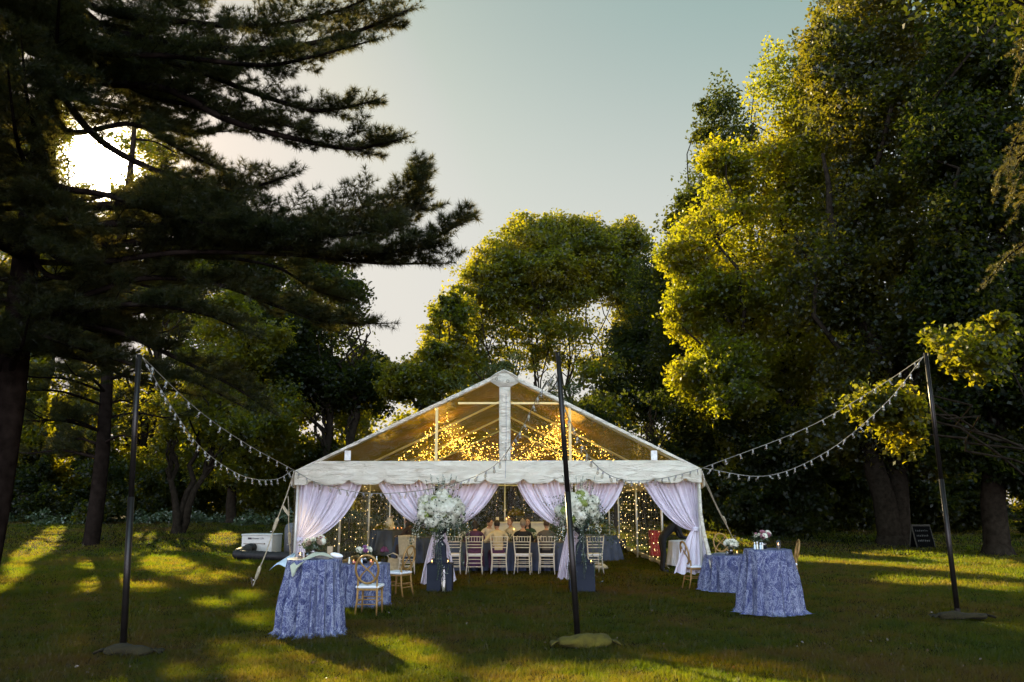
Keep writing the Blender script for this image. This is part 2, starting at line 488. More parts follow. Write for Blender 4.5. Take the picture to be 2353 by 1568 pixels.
def tree(name, label, base, Y, blobs, leaves, size, mat, bark, seed, trunks=None, group=None, cr=1.15, trunk_r=0.3, fork=0.35, dens=None, flat=0.48, shell=0.5, depth=1.0, limbs=14, slim=0.62):
    """blobs: (px, py, rx, ry[, share, dY]) outline ellipses of the crown seen in the survey, at distance Y"""
    rs = np.random.RandomState(seed)
    b = at(base, 1100, Y); b.z = float(gz(np.array(b.x), np.array(b.y))) - 0.05
    root = thing(name, label, 'tree', b, group=group)
    cw = Crown(); centres = []
    vols = []
    for q in blobs:
        px, py, rx, ry = q[:4]; sh = q[4] if len(q) > 4 else 1.0; dY = q[5] if len(q) > 5 else 0.0
        c = at(px, py, Y + dY); k = (Y + dY) / FPX * (1.0 / (CP + 0.12))
        vols.append((np.array(c), rx * k, ry * k, sh))
    extra = []
    for (c, rx, ry, sh) in vols:
        for i in range(5):
            d = rdir(1, rs)[0]; d[1] *= 0.7; k = 0.28 + 0.3 * rs.rand()
            extra.append((c + nrm(d) * np.array([rx, (rx + ry) / 2, ry]) * (1.02 - 0.35 * k), rx * k, ry * k * 0.8, sh * 1.1))
    vols = vols + extra
    tot = sum(v[1] * v[2] * v[3] for v in vols)
    for (c, rx, ry, sh) in vols:
        nleaf = int(1.6 * leaves * rx * ry * sh / tot)
        crr = min(cr, 0.5 * min(rx, ry)) * 0.75
        ncl = max(8, int(sh * (rx * ry) / (crr * crr) * 4.0))
        ry_ = max(rx, ry) if False else (rx * 0.5 + ry * 0.5) * depth
        for i in range(ncl):
            d = rdir(1, rs)[0]
            f = shell + (1 - shell) * rs.rand()
            f *= 1 - 0.5 * crr / max(rx, ry)
            f *= 1 + 0.36 * vnoise(d[0] * 2.1 + seed, d[2] * 2.1 + d[1], seed * 0.7)
            out_ = rs.rand() < 0.16
            if out_: f = 1.0 + 0.16 * rs.rand()
            p = c + d * f * np.array([rx, ry_, ry])
            r = crr * (0.45 + 1.1 * rs.rand() ** 1.6) * (0.5 if out_ else 1)
            cw.clump(p, r, max(6, int(0.62 * nleaf / ncl * (r / crr) ** 2)), size, rs, flat)
            centres.append(p)
        cw.fill(c, (rx, ry_, ry), int(nleaf * 0.45), size, rs)
    cw.build('crown', mat, root, rs, b, slim=slim)
    mb = MB(off=b)
    cen = np.array(centres)
    top = cen[:, 2].max()
    tr = trunks or [(0.0, 0.0)]
    stems = []
    for (dx, lean) in tr:
        p0 = Vector((b.x + dx, b.y + rs.normal() * 0.3, b.z - 0.1))
        p1 = Vector((b.x + dx + lean, b.y + rs.normal() * 0.4, b.z + (min(top, 24) - b.z) * 0.72))
        stems.append(limb(mb, p0, p1, trunk_r, trunk_r * 0.15, rs, 0.02, 10, 9))
        mb.tube([p0 - Vector((0, 0, 0.2)), p0 + Vector((0, 0, 0.1)), p0 + Vector((0, 0, 0.5))], [trunk_r * 1.6, trunk_r * 1.35, trunk_r * 1.0], 9, caps=False)
    for i in rs.permutation(len(cen))[:limbs]:
        c = cen[i]
        st = stems[int(np.argmin([abs(s[5].x - c[0]) for s in stems]))]
        j = int(np.clip(round((c[2] - b.z) / max(1, top - b.z) * 10 * 0.7), 2, 9))
        limb(mb, st[j], c, trunk_r * (0.5 - 0.035 * j), 0.03, rs, 0.07, 6, 5)
    mb.build('trunk', bark, root, smooth=True)
    return root

M_bark = plain('bark', (0.018, 0.014, 0.010), 0.9, var=0.5, scale=6, bump=0.8, bscale=18, spec=0.0)
M_pinebark = plain('pine_bark', (0.014, 0.010, 0.008), 0.9, var=0.5, scale=5, bump=0.8, bscale=15, spec=0.0)
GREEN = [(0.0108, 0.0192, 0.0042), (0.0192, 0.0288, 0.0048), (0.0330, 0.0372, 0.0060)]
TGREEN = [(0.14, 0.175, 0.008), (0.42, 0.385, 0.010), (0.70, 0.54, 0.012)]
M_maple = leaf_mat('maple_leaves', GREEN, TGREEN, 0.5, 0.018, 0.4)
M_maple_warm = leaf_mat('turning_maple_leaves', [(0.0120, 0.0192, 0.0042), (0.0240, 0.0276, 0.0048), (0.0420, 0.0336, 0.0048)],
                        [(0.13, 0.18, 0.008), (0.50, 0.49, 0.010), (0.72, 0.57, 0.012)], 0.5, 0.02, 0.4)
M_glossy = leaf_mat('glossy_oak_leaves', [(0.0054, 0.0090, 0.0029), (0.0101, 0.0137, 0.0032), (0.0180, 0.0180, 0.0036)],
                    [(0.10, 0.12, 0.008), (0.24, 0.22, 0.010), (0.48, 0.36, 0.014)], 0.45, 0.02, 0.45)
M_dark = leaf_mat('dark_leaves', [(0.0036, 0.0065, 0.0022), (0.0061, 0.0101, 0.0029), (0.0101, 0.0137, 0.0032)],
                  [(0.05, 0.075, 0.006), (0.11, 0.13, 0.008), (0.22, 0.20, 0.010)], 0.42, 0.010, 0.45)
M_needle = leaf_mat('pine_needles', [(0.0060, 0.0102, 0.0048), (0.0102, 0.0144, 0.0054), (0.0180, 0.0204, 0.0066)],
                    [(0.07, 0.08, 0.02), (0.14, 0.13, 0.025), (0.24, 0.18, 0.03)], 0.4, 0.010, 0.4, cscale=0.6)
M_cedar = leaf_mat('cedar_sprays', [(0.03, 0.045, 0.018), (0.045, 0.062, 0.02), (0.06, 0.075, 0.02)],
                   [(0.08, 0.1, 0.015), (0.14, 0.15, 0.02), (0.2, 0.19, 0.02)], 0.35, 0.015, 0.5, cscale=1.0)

# right-hand trees
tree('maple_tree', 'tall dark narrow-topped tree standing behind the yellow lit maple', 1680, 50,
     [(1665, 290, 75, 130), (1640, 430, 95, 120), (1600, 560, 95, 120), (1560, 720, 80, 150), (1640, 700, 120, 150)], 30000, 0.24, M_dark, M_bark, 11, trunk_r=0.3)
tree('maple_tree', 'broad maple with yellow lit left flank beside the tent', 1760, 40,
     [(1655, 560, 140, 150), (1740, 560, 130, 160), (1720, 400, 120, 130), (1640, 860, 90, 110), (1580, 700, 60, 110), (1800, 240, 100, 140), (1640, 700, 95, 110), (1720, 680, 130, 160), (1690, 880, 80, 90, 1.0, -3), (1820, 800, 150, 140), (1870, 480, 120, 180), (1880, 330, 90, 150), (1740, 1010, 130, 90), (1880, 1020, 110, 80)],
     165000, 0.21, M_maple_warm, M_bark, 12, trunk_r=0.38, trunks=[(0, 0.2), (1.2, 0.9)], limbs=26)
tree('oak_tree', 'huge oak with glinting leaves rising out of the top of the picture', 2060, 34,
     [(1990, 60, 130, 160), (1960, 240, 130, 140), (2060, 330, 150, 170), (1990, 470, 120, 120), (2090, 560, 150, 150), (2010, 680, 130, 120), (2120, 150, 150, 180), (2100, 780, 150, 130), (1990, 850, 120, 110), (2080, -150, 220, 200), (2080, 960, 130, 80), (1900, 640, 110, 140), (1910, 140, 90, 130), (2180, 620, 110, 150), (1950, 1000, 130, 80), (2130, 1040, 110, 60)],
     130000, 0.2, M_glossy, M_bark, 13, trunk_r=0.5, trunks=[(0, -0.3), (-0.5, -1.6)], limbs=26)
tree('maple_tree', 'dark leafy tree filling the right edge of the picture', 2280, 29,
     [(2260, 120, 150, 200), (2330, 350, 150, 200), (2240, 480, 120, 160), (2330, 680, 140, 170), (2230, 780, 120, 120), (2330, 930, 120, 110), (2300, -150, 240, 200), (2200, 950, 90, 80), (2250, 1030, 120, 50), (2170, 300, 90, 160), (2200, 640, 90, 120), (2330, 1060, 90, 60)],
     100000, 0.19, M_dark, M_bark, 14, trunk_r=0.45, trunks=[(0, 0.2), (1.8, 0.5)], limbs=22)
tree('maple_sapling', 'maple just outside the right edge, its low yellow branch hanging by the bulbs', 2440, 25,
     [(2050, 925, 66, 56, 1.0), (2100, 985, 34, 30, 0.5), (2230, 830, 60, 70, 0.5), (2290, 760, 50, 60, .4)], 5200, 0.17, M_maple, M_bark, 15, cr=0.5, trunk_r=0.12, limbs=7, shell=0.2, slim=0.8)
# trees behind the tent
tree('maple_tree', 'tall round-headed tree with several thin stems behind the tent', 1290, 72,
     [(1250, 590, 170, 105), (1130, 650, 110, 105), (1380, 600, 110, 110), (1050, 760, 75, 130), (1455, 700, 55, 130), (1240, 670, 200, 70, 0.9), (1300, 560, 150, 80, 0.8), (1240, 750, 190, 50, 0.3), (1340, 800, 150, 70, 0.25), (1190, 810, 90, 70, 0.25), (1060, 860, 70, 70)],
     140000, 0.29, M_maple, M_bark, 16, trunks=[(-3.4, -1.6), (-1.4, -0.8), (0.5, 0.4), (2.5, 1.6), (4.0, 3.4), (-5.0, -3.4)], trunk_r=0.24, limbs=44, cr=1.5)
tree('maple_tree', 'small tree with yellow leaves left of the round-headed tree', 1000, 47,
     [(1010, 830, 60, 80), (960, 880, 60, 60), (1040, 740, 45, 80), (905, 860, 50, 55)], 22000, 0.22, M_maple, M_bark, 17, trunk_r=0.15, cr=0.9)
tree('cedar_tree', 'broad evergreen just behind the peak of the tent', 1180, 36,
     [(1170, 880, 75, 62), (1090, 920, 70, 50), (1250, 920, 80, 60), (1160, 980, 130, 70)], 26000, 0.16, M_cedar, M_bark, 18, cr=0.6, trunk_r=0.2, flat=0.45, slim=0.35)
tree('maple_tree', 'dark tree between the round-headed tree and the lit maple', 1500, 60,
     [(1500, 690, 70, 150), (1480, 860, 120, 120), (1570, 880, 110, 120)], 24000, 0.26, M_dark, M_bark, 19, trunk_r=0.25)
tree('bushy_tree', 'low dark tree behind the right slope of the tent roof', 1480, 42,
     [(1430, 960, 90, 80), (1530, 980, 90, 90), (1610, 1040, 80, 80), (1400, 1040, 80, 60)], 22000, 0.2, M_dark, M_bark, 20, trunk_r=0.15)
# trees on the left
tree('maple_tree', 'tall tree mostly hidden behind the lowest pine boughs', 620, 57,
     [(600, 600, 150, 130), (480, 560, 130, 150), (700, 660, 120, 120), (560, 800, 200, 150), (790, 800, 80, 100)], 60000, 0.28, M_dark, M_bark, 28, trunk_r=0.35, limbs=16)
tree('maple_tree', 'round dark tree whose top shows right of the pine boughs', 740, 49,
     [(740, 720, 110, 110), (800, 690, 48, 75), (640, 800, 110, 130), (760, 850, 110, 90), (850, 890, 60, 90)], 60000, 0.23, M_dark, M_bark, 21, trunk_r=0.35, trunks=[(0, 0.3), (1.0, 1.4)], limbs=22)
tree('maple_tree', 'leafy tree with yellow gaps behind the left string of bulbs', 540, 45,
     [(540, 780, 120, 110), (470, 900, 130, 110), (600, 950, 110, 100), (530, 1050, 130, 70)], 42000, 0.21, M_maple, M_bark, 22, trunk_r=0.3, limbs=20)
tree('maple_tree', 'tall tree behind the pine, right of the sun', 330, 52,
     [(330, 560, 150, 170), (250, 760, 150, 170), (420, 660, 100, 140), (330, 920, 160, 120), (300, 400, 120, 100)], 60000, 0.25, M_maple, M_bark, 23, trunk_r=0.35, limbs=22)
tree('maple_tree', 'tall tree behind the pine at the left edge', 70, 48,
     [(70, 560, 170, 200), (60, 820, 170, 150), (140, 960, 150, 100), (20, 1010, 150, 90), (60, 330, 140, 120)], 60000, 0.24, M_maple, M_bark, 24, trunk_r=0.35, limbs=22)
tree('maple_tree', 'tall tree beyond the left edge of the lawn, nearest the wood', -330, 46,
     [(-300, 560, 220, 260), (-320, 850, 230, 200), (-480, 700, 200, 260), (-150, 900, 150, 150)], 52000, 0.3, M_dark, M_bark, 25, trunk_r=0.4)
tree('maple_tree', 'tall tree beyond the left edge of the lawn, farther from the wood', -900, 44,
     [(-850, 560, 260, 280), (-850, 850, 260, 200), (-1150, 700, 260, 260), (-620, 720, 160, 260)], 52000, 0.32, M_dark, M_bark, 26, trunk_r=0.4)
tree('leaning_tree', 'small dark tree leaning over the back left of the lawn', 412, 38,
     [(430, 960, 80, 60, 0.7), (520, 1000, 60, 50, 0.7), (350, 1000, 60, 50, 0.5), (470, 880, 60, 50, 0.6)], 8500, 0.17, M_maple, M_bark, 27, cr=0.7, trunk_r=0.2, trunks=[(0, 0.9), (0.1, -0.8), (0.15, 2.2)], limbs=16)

# trees added beside the camera, mostly unseen, to keep sky off the lawn corners
def shade_tree(label, x, y, h, r, seed, full=False):
    rs = np.random.RandomState(seed); b = Vector((x, y, -0.05)); root = thing('maple_tree', label, 'tree', b); cw = Crown(); cs_ = []
    for i in range(90):
        d = rdir(1, rs)[0]; p = np.array([x, y, h * (0.52 if full else 0.78)]) + d * (0.4 + 0.6 * rs.rand()) * np.array([r, r, h * (0.46 if full else 0.22)]); cw.clump(p, 1.0 + 0.6 * rs.rand(), 420, 0.15, rs, 0.6); cs_.append(p)
    cw.build('crown', M_dark, root, rs, b)
    mb = MB(off=b); st = limb(mb, b, b + Vector((0.2, 0, h * 0.8)), 0.3, 0.05, rs, 0.02, 10, 9)
    for i in range(14): limb(mb, st[2 + i % 6], cs_[i], 0.1, 0.02, rs, 0.06, 6, 5)
    mb.build('trunk', M_bark, root, smooth=True)
shade_tree('unseen maple added just left of the camera to shade the lawn corner', -9.5, 6.5, 17, 4.6, 201)
shade_tree('unseen maple added just right of the camera to shade the lawn corner', 9.5, 6.5, 17, 4.6, 202)
for (x, y, h, r, sd, lb) in ((-17, 9, 15, 5, 204, 'unseen leafy maple added left of the lawn to block the side sky'), (-15, 0, 15, 5, 205, 'unseen leafy maple added on the left, level with the camera, to block the side sky'), (18.5, 7, 15, 5, 206, 'unseen leafy maple added right of the lawn to block the side sky'), (16, -1, 15, 5, 207, 'unseen leafy maple added on the right, level with the camera, to block the side sky')):
    shade_tree(lb, x, y, h, r, sd, True)
shade_tree('second maple added right of the camera, farther off, to shade the lawn corner', 12.6, 13.0, 19, 5.0, 203)
shade_tree('maple added over the left corner of the lawn to shade it', -12.0, 12.0, 18, 4.6, 208)

# ------------------------------------------------------------------ the wood that closes the clearing, and ground cover at its foot
def wood(name, label, blobs, n, size, mat, seed, kind='stuff', cull=True, cr=1.5):
    rs = np.random.RandomState(seed); cw = Crown()
    tot = sum(b[3] * b[5] for b in blobs)
    for (x, y, z, rx, ry, rz) in blobs:
        k = int(n * rx * rz / tot) if tot else 0
        ncl = max(5, int(rx * rz / (cr * cr) * 2.0))
        for i in range(ncl):
            d = rdir(1, rs)[0]; f = 0.45 + 0.55 * rs.rand()
            p = np.array([x, y, z]) + d * f * np.array([rx, ry, rz])
            p[2] = max(p[2], 0.3)
            cw.clump(p, cr * (0.6 + 0.7 * rs.rand()), max(6, k // ncl), size, rs, 0.8)
    o = cw.build(name, mat, None, rs, (0, 0, 0), cull=cull)
    return tag(o, label, 'trees', kind=kind)
bl = []
rs0 = np.random.RandomState(5)
for i, x in enumerate(np.arange(-78, 62, 2.1)):
    y = 64 + 5 * rs0.normal() * 0.6
    if x < -14: h = 11 + 4 * rs0.rand()
    elif x < 20: h = 10 + 2.5 * rs0.rand()
    else: h = 19 + 4 * rs0.rand()
    bl.append((x, y, h * 0.38, 3.2, 3.0, h * 0.62))
tot = sum(b[3] * b[5] for b in bl)
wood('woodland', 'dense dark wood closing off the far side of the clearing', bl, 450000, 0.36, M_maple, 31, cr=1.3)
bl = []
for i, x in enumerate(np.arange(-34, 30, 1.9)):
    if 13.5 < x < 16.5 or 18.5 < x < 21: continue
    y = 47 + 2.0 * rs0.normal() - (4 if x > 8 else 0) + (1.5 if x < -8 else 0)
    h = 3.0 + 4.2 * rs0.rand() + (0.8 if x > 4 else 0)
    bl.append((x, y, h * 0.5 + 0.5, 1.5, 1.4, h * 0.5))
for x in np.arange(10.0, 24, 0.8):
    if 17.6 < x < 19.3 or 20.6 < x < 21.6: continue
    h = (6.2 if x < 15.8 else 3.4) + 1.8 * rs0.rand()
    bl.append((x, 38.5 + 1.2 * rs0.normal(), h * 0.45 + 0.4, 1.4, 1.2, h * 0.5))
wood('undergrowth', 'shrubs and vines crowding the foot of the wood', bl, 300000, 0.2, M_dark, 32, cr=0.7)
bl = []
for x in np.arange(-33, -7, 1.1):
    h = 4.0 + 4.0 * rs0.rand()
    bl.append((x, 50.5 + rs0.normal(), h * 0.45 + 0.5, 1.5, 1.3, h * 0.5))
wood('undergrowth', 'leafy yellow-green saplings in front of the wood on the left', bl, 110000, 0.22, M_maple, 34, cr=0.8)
bl = []
for x in np.arange(-33, -5, 0.9):
    y = 45.5 + 0.9 * rs0.normal()
    bl.append((x, y, 0.62 + 0.15 * rs0.rand(), 0.9, 1.1, 0.5 + 0.35 * rs0.rand()))
wood('ground_cover', 'low ivy bank along the back of the lawn', bl, 30000, 0.14, leaf_mat('ivy_leaves', [(0.03, 0.05, 0.022), (0.045, 0.07, 0.03), (0.06, 0.085, 0.035)], [(0.06, 0.1, 0.02), (0.1, 0.14, 0.03), (0.14, 0.18, 0.03)], 0.3, 0.05, 0.4), 33, cr=0.4)
# ------------------------------------------------------------------ pines
def catmull(pts, n):
    pts = [np.array(p, float) for p in pts]
    P = [2 * pts[0] - pts[1]] + pts + [2 * pts[-1] - pts[-2]]
    out = []
    m = len(pts) - 1
    for i in range(n):
        u = i / (n - 1) * m; k = min(int(u), m - 1); t = u - k
        a, b, c, d = P[k], P[k + 1], P[k + 2], P[k + 3]
        out.append(0.5 * (2 * b + (c - a) * t + (2 * a - 5 * b + 4 * c - d) * t * t + (3 * b - a - 3 * c + d) * t ** 3))
    return np.array(out)
class Pine:
    def __init__(self, seed, off):
        self.rs = np.random.RandomState(seed); self.tp, self.td = [], []; self.wood = MB(off=off); self.off = np.array(off)
    def twig(self, p, d, L, r, depth=0):
        rs = self.rs
        if sun_hole(np.array([p + d * L * 0.5, p + d * L])).any():
            if rs.rand() < 0.9: return
        n = max(3, int(L / 0.16))
        pts = [p]; q = p.copy(); dd = d.copy()
        for i in range(n):
            dd = nrm(dd + np.array([0, 0, 0.045]) + rs.normal(size=3) * 0.06)
            q = q + dd * L / n; pts.append(q.copy())
        self.wood.tube([Vector(x) for x in pts], [r * (1 - 0.75 * i / n) for i in range(n + 1)], 4 if r < 0.012 else 5, caps=False)
        for i in range(1, n + 1):
            t = i / n
            if depth < 1 and L > 0.45 and t > 0.2:
                for s in (-1, 1):
                    if rs.rand() < 0.8:
                        side = nrm(np.cross(dd, [0, 0, 1])) * s
                        self.twig(pts[i], nrm(nrm(pts[i] - pts[i - 1]) * 0.8 + side * 0.75 + np.array([0, 0, 0.15 * rs.normal()])), L * (0.28 + 0.22 * rs.rand()) * (1.15 - 0.6 * t), r * 0.5, depth + 1)
            if t > 0.3 or depth > 0:
                for k in range(2):
                    self.tp.append(pts[i] - (pts[i] - pts[i - 1]) * rs.rand()); self.td.append(nrm(pts[i] - pts[i - 1]))
        self.tp.append(q); self.td.append(dd)
    def bough(self, path, r0, L, step=0.2, start=0.12, up=0.18, tipL=0.35, force=False):
        rs = self.rs
        length = sum(np.linalg.norm(np.array(path[i + 1]) - np.array(path[i])) for i in range(len(path) - 1))
        n = max(6, int(length / step))
        if sun_hole(catmull(path, n)).any() and not force: return
        pts = catmull(path, n)
        self.wood.tube([Vector(x) for x in pts], [r0 * (1 - 0.88 * i / (n - 1)) + 0.006 for i in range(n)], 7, caps=False)
        for i in range(1, n):
            t = i / (n - 1)
            if t < start: continue
            tan = nrm(pts[i] - pts[i - 1])
            side = nrm(np.cross(tan, [0, 0, 1]))
            for s in (-1, 1):
                if rs.rand() < 0.12: continue
                d = nrm(tan * (0.95 + 0.3 * rs.rand()) + side * s * (0.6 + 0.35 * rs.rand()) + np.array([0, 0, up + 0.22 * rs.normal()]))
                l = L * (0.55 + 0.6 * rs.rand()) * (1 - t ** 2.2 * (1 - tipL))
                self.twig(pts[i], d, l, 0.014 * (1.2 - t))
        self.twig(pts[-1], nrm(pts[-1] - pts[-2]), 0.35, 0.008)
    def needles(self, root, name='crown', mat=None, per=12, ln=0.14, w=0.0095, leak=0.04):
        rs = self.rs
        P = np.array(self.tp); D = np.array(self.td)
        k = keep_mask(P, rs, leak); P, D = P[k], D[k]
        P = np.repeat(P, per, 0); D = np.repeat(D, per, 0)
        n = len(P)
        d = nrm(D * 0.75 + rdir(n, rs) * 0.85 + np.array([0, 0, 0.12]))
        L = (ln * (0.7 + 0.6 * rs.rand(n)))[:, None]
        s = nrm(np.cross(d, rdir(n, rs))) * w * 0.5
        V = np.stack([P - s, P + s, P + d * L], 1).reshape(-1, 3)
        return np_mesh(name, V - self.off, 3, mat or M_needle, root)
def A(px, py, Y): return np.array(at(px, py, Y))

# the big pine whose boughs reach across the sky; its trunk stands at the left edge of the picture
pb = Vector((-10.9, 16.8, -0.05))
root = thing('pine_tree', 'big dark pine at the left edge, its boughs reaching across the sky', 'tree', pb)
pn = Pine(41, pb)
rs = pn.rs
tr = [Vector((pb.x + 0.05 * i + 0.1 * math.sin(i), pb.y + 0.04 * i, pb.z - 0.2 + i * 2.0)) for i in range(13)]
pn.wood.tube(tr, [0.36 - 0.026 * i for i in range(13)], 12, caps=False)
def tz(z): return np.array([pb.x + 0.03 * z, pb.y + 0.02 * z, z])
B = [  # boughs drawn as (survey x, y, distance)
    (8.6, [(120, 560, 15.8), (380, 555, 15), (620, 567, 14.4), (800, 580, 14.0), (940, 572, 13.8), (1045, 522, 13.6)], 0.10, 1.25),
    (9.3, [(150, 470, 16), (360, 470, 15.2), (560, 505, 14.8), (740, 505, 14.6), (860, 495, 14.4), (930, 470, 14.3), (970, 415, 14.2)], 0.11, 1.35),
    (9.1, [(150, 500, 15.2), (420, 520, 14.6), (640, 540, 14.2), (800, 540, 14.0), (905, 520, 13.9)], 0.09, 1.25),
    (8.2, [(150, 600, 15.4), (420, 580, 14.8), (660, 585, 14.4), (860, 605, 14.2), (1000, 606, 14.2)], 0.07, 0.9),
    (11.2, [(240, 330, 16), (400, 410, 15.6), (520, 440, 15.4), (600, 425, 15.2), (665, 402, 15.1)], 0.08, 0.9),
    (11.6, [(150, 300, 16), (300, 285, 15.8), (390, 330, 15.5), (470, 372, 15.3), (520, 390, 15.2)], 0.07, 0.8),
    (10.4, [(140, 450, 16), (300, 440, 15.4), (400, 455, 15.2), (500, 470, 15)], 0.06, 0.9),
    (10.8, [(150, 250, 17), (280, 262, 16.8), (360, 290, 16.6), (430, 310, 16.5)], 0.05, 0.8),
    (12.6, [(200, 180, 16.4), (380, 205, 16), (520, 275, 15.8), (680, 320, 15.6), (800, 342, 15.5), (860, 334, 15.4), (915, 322, 15.4)], 0.10, 1.0),
    (12.8, [(300, 200, 16.6), (470, 250, 16.4), (620, 280, 16.2), (700, 300, 16.2)], 0.07, 0.9),
    (13.2, [(240, 110, 16.6), (420, 150, 16.4), (560, 205, 16.2), (700, 250, 16), (780, 250, 16), (850, 234, 15.9)], 0.09, 0.95),
    (14.0, [(220, 60, 16.4), (450, 105, 16), (620, 112, 15.8), (760, 90, 15.6), (870, 54, 15.5), (935, 24, 15.5)], 0.10, 1.15),
    (14.4, [(220, 20, 16.4), (420, 50, 16), (600, 60, 15.8), (760, 30, 15.7), (860, -10, 15.6)], 0.09, 1.1),
    (13.6, [(200, 110, 15.4), (400, 130, 15), (600, 150, 14.8), (720, 130, 14.7), (850, 95, 14.7)], 0.08, 0.9),
    (15.6, [(250, -60, 16.4), (460, -40, 16), (680, -40, 15.8), (850, -60, 15.7)], 0.09, 1.1),
    (10.0, [(120, 420, 15.2), (250, 450, 14.6), (400, 500, 14.2), (520, 520, 14)], 0.09, 1.3),
    (6.9, [(130, 690, 15.4), (330, 640, 15), (500, 655, 14.8), (640, 705, 14.6), (740, 738, 14.6), (870, 744, 14.6)], 0.07, 0.95),
    (7.2, [(150, 640, 16.6), (420, 590, 17), (620, 610, 17.4), (720, 665, 17.6), (800, 690, 17.8)], 0.06, 0.9),
    (5.9, [(100, 730, 15.6), (260, 760, 15.2), (420, 830, 15), (540, 890, 15), (620, 945, 15)], 0.07, 0.9),
    (6.2, [(120, 720, 15), (300, 700, 14.4), (460, 720, 14), (560, 760, 13.8)], 0.07, 1.0),
    (5.2, [(80, 800, 16), (200, 830, 15.6), (330, 880, 15.4), (430, 905, 15.3)], 0.05, 0.7),
    (5.6, [(90, 770, 15.2), (220, 810, 14.8), (340, 850, 14.6), (450, 880, 14.5), (560, 935, 14.5)], 0.05, 0.7),
]
B += [(z, [(20, y0, 16.2), (-60, y0 + 10, 15.6), (-170, y0 + 25, 15.2)], 0.07, 1.1) for z, y0 in ((14.5, 60), (13, 130), (12, 200), (11.2, 260), (10.2, 330), (9.4, 400), (8.4, 480), (7.4, 560))]
B += [(z, [(70, y0, 15.8), (130, y0 + 20, 14.8), (160, y0 + 50, 13.8)], 0.06, 1.1) for z, y0 in ((14, 110), (12.6, 180), (9.2, 460), (8.2, 540))]
for (z, pth, r, L) in B:
    pn.bough([tz(z)] + [A(*q) for q in pth], r, L, force=True)
# the rest of the whorls round the trunk
for z in np.arange(4.6, 21, 0.5):
    for k in range(3 if z < 16 else 2):
        az = rs.rand() * 2 * PI
        ln = (7.0 - 0.22 * (z - 6)) * (0.7 + 0.4 * rs.rand())
        if z < 7: ln *= 0.7
        d = np.array([math.cos(az), math.sin(az), 0])
        if d[0] > 0.3 and d[1] > -0.3: ln *= 0.75
        p0 = tz(z)
        pn.bough([p0, p0 + d * ln * 0.35 + [0, 0, 0.25], p0 + d * ln * 0.7 + [0, 0, 0.1], p0 + d * ln + [0, 0, 0.5]], 0.07, 1.15, step=0.27)
pn.needles(root)
pn.wood.build('trunk', M_pinebark, root, smooth=True)

# second pine behind it, its trunk above the sun
qb = Vector((-17.2, 33.5, 0.05))
root = thing('pine_tree', 'second pine farther back, its trunk rising just above the sun', 'tree', qb)
pq = Pine(42, qb); rs = pq.rs
tr = [Vector((qb.x + 0.12 * math.sin(i * 0.9), qb.y, -0.2 + i * 2.0)) for i in range(12)]
pq.wood.tube(tr, [0.33 - 0.025 * i for i in range(12)], 10, caps=False)
for z in np.arange(3.6, 22, 0.55):
    for k in range(2):
        az = rs.rand() * 2 * PI
        ln = (6.0 - 0.2 * max(0, z - 6)) * (0.65 + 0.45 * rs.rand())
        if z < 8 and math.cos(az) > 0.2: ln *= 0.6
        d = np.array([math.cos(az), math.sin(az), 0]); p0 = np.array([qb.x, qb.y, z])
        pq.bough([p0, p0 + d * ln * 0.35 + [0, 0, 0.35], p0 + d * ln * 0.7 + [0, 0, 0.25], p0 + d * ln + [0, 0, 0.7]], 0.06, 1.15, step=0.36)
pq.needles(root, per=9, ln=0.16, w=0.013)
pq.wood.build('trunk', M_pinebark, root, smooth=True)

# hemlock boughs drooping in at the right edge
hb = Vector((13.6, 17.5, -0.05))
root = thing('hemlock_tree', 'hemlock just outside the right edge, drooping feathery boughs', 'tree', hb)
ph = Pine(43, hb); rs = ph.rs
ph.wood.tube([hb + Vector((0, 0, 2.0 * i - 0.2)) for i in range(9)], [0.28 - 0.03 * i for i in range(9)], 10, caps=False)
for z in np.arange(8.0, 15.5, 0.6):
    for k in range(2):
        az = rs.rand() * 2 * PI; ln = (3.2 - 0.13 * z) * (0.7 + 0.5 * rs.rand())
        d = np.array([math.cos(az), math.sin(az), 0]); p0 = np.array([hb.x, hb.y, z])
        ph.bough([p0, p0 + d * ln * 0.4 + [0, 0, 0.2], p0 + d * ln * 0.75 + [0, 0, -0.1], p0 + d * ln + [0, 0, -0.7]], 0.04, 0.7, step=0.24, up=-0.2)
for (z, pth) in [(10.4, [(2400, 270, 17), (2350, 300, 16.8), (2325, 345, 16.7), (2318, 400, 16.7)]), (9.4, [(2410, 380, 17), (2360, 395, 16.6), (2335, 420, 16.6), (2322, 455, 16.6)]), (9.9, [(2400, 330, 17.2), (2345, 360, 17), (2300, 395, 17), (2290, 430, 17)])]:
    ph.bough([np.array([hb.x, hb.y, z])] + [A(*q) for q in pth], 0.03, 0.5, step=0.2, up=-0.2)
ph.needles(root, mat=leaf_mat('hemlock_needles', [(0.03, 0.04, 0.012), (0.05, 0.055, 0.014), (0.07, 0.07, 0.016)], [(0.15, 0.14, 0.015), (0.25, 0.2, 0.02), (0.35, 0.24, 0.02)], 0.4, 0.05, 0.35), per=8, ln=0.07, w=0.012)
ph.wood.build('trunk', M_pinebark, root, smooth=True)
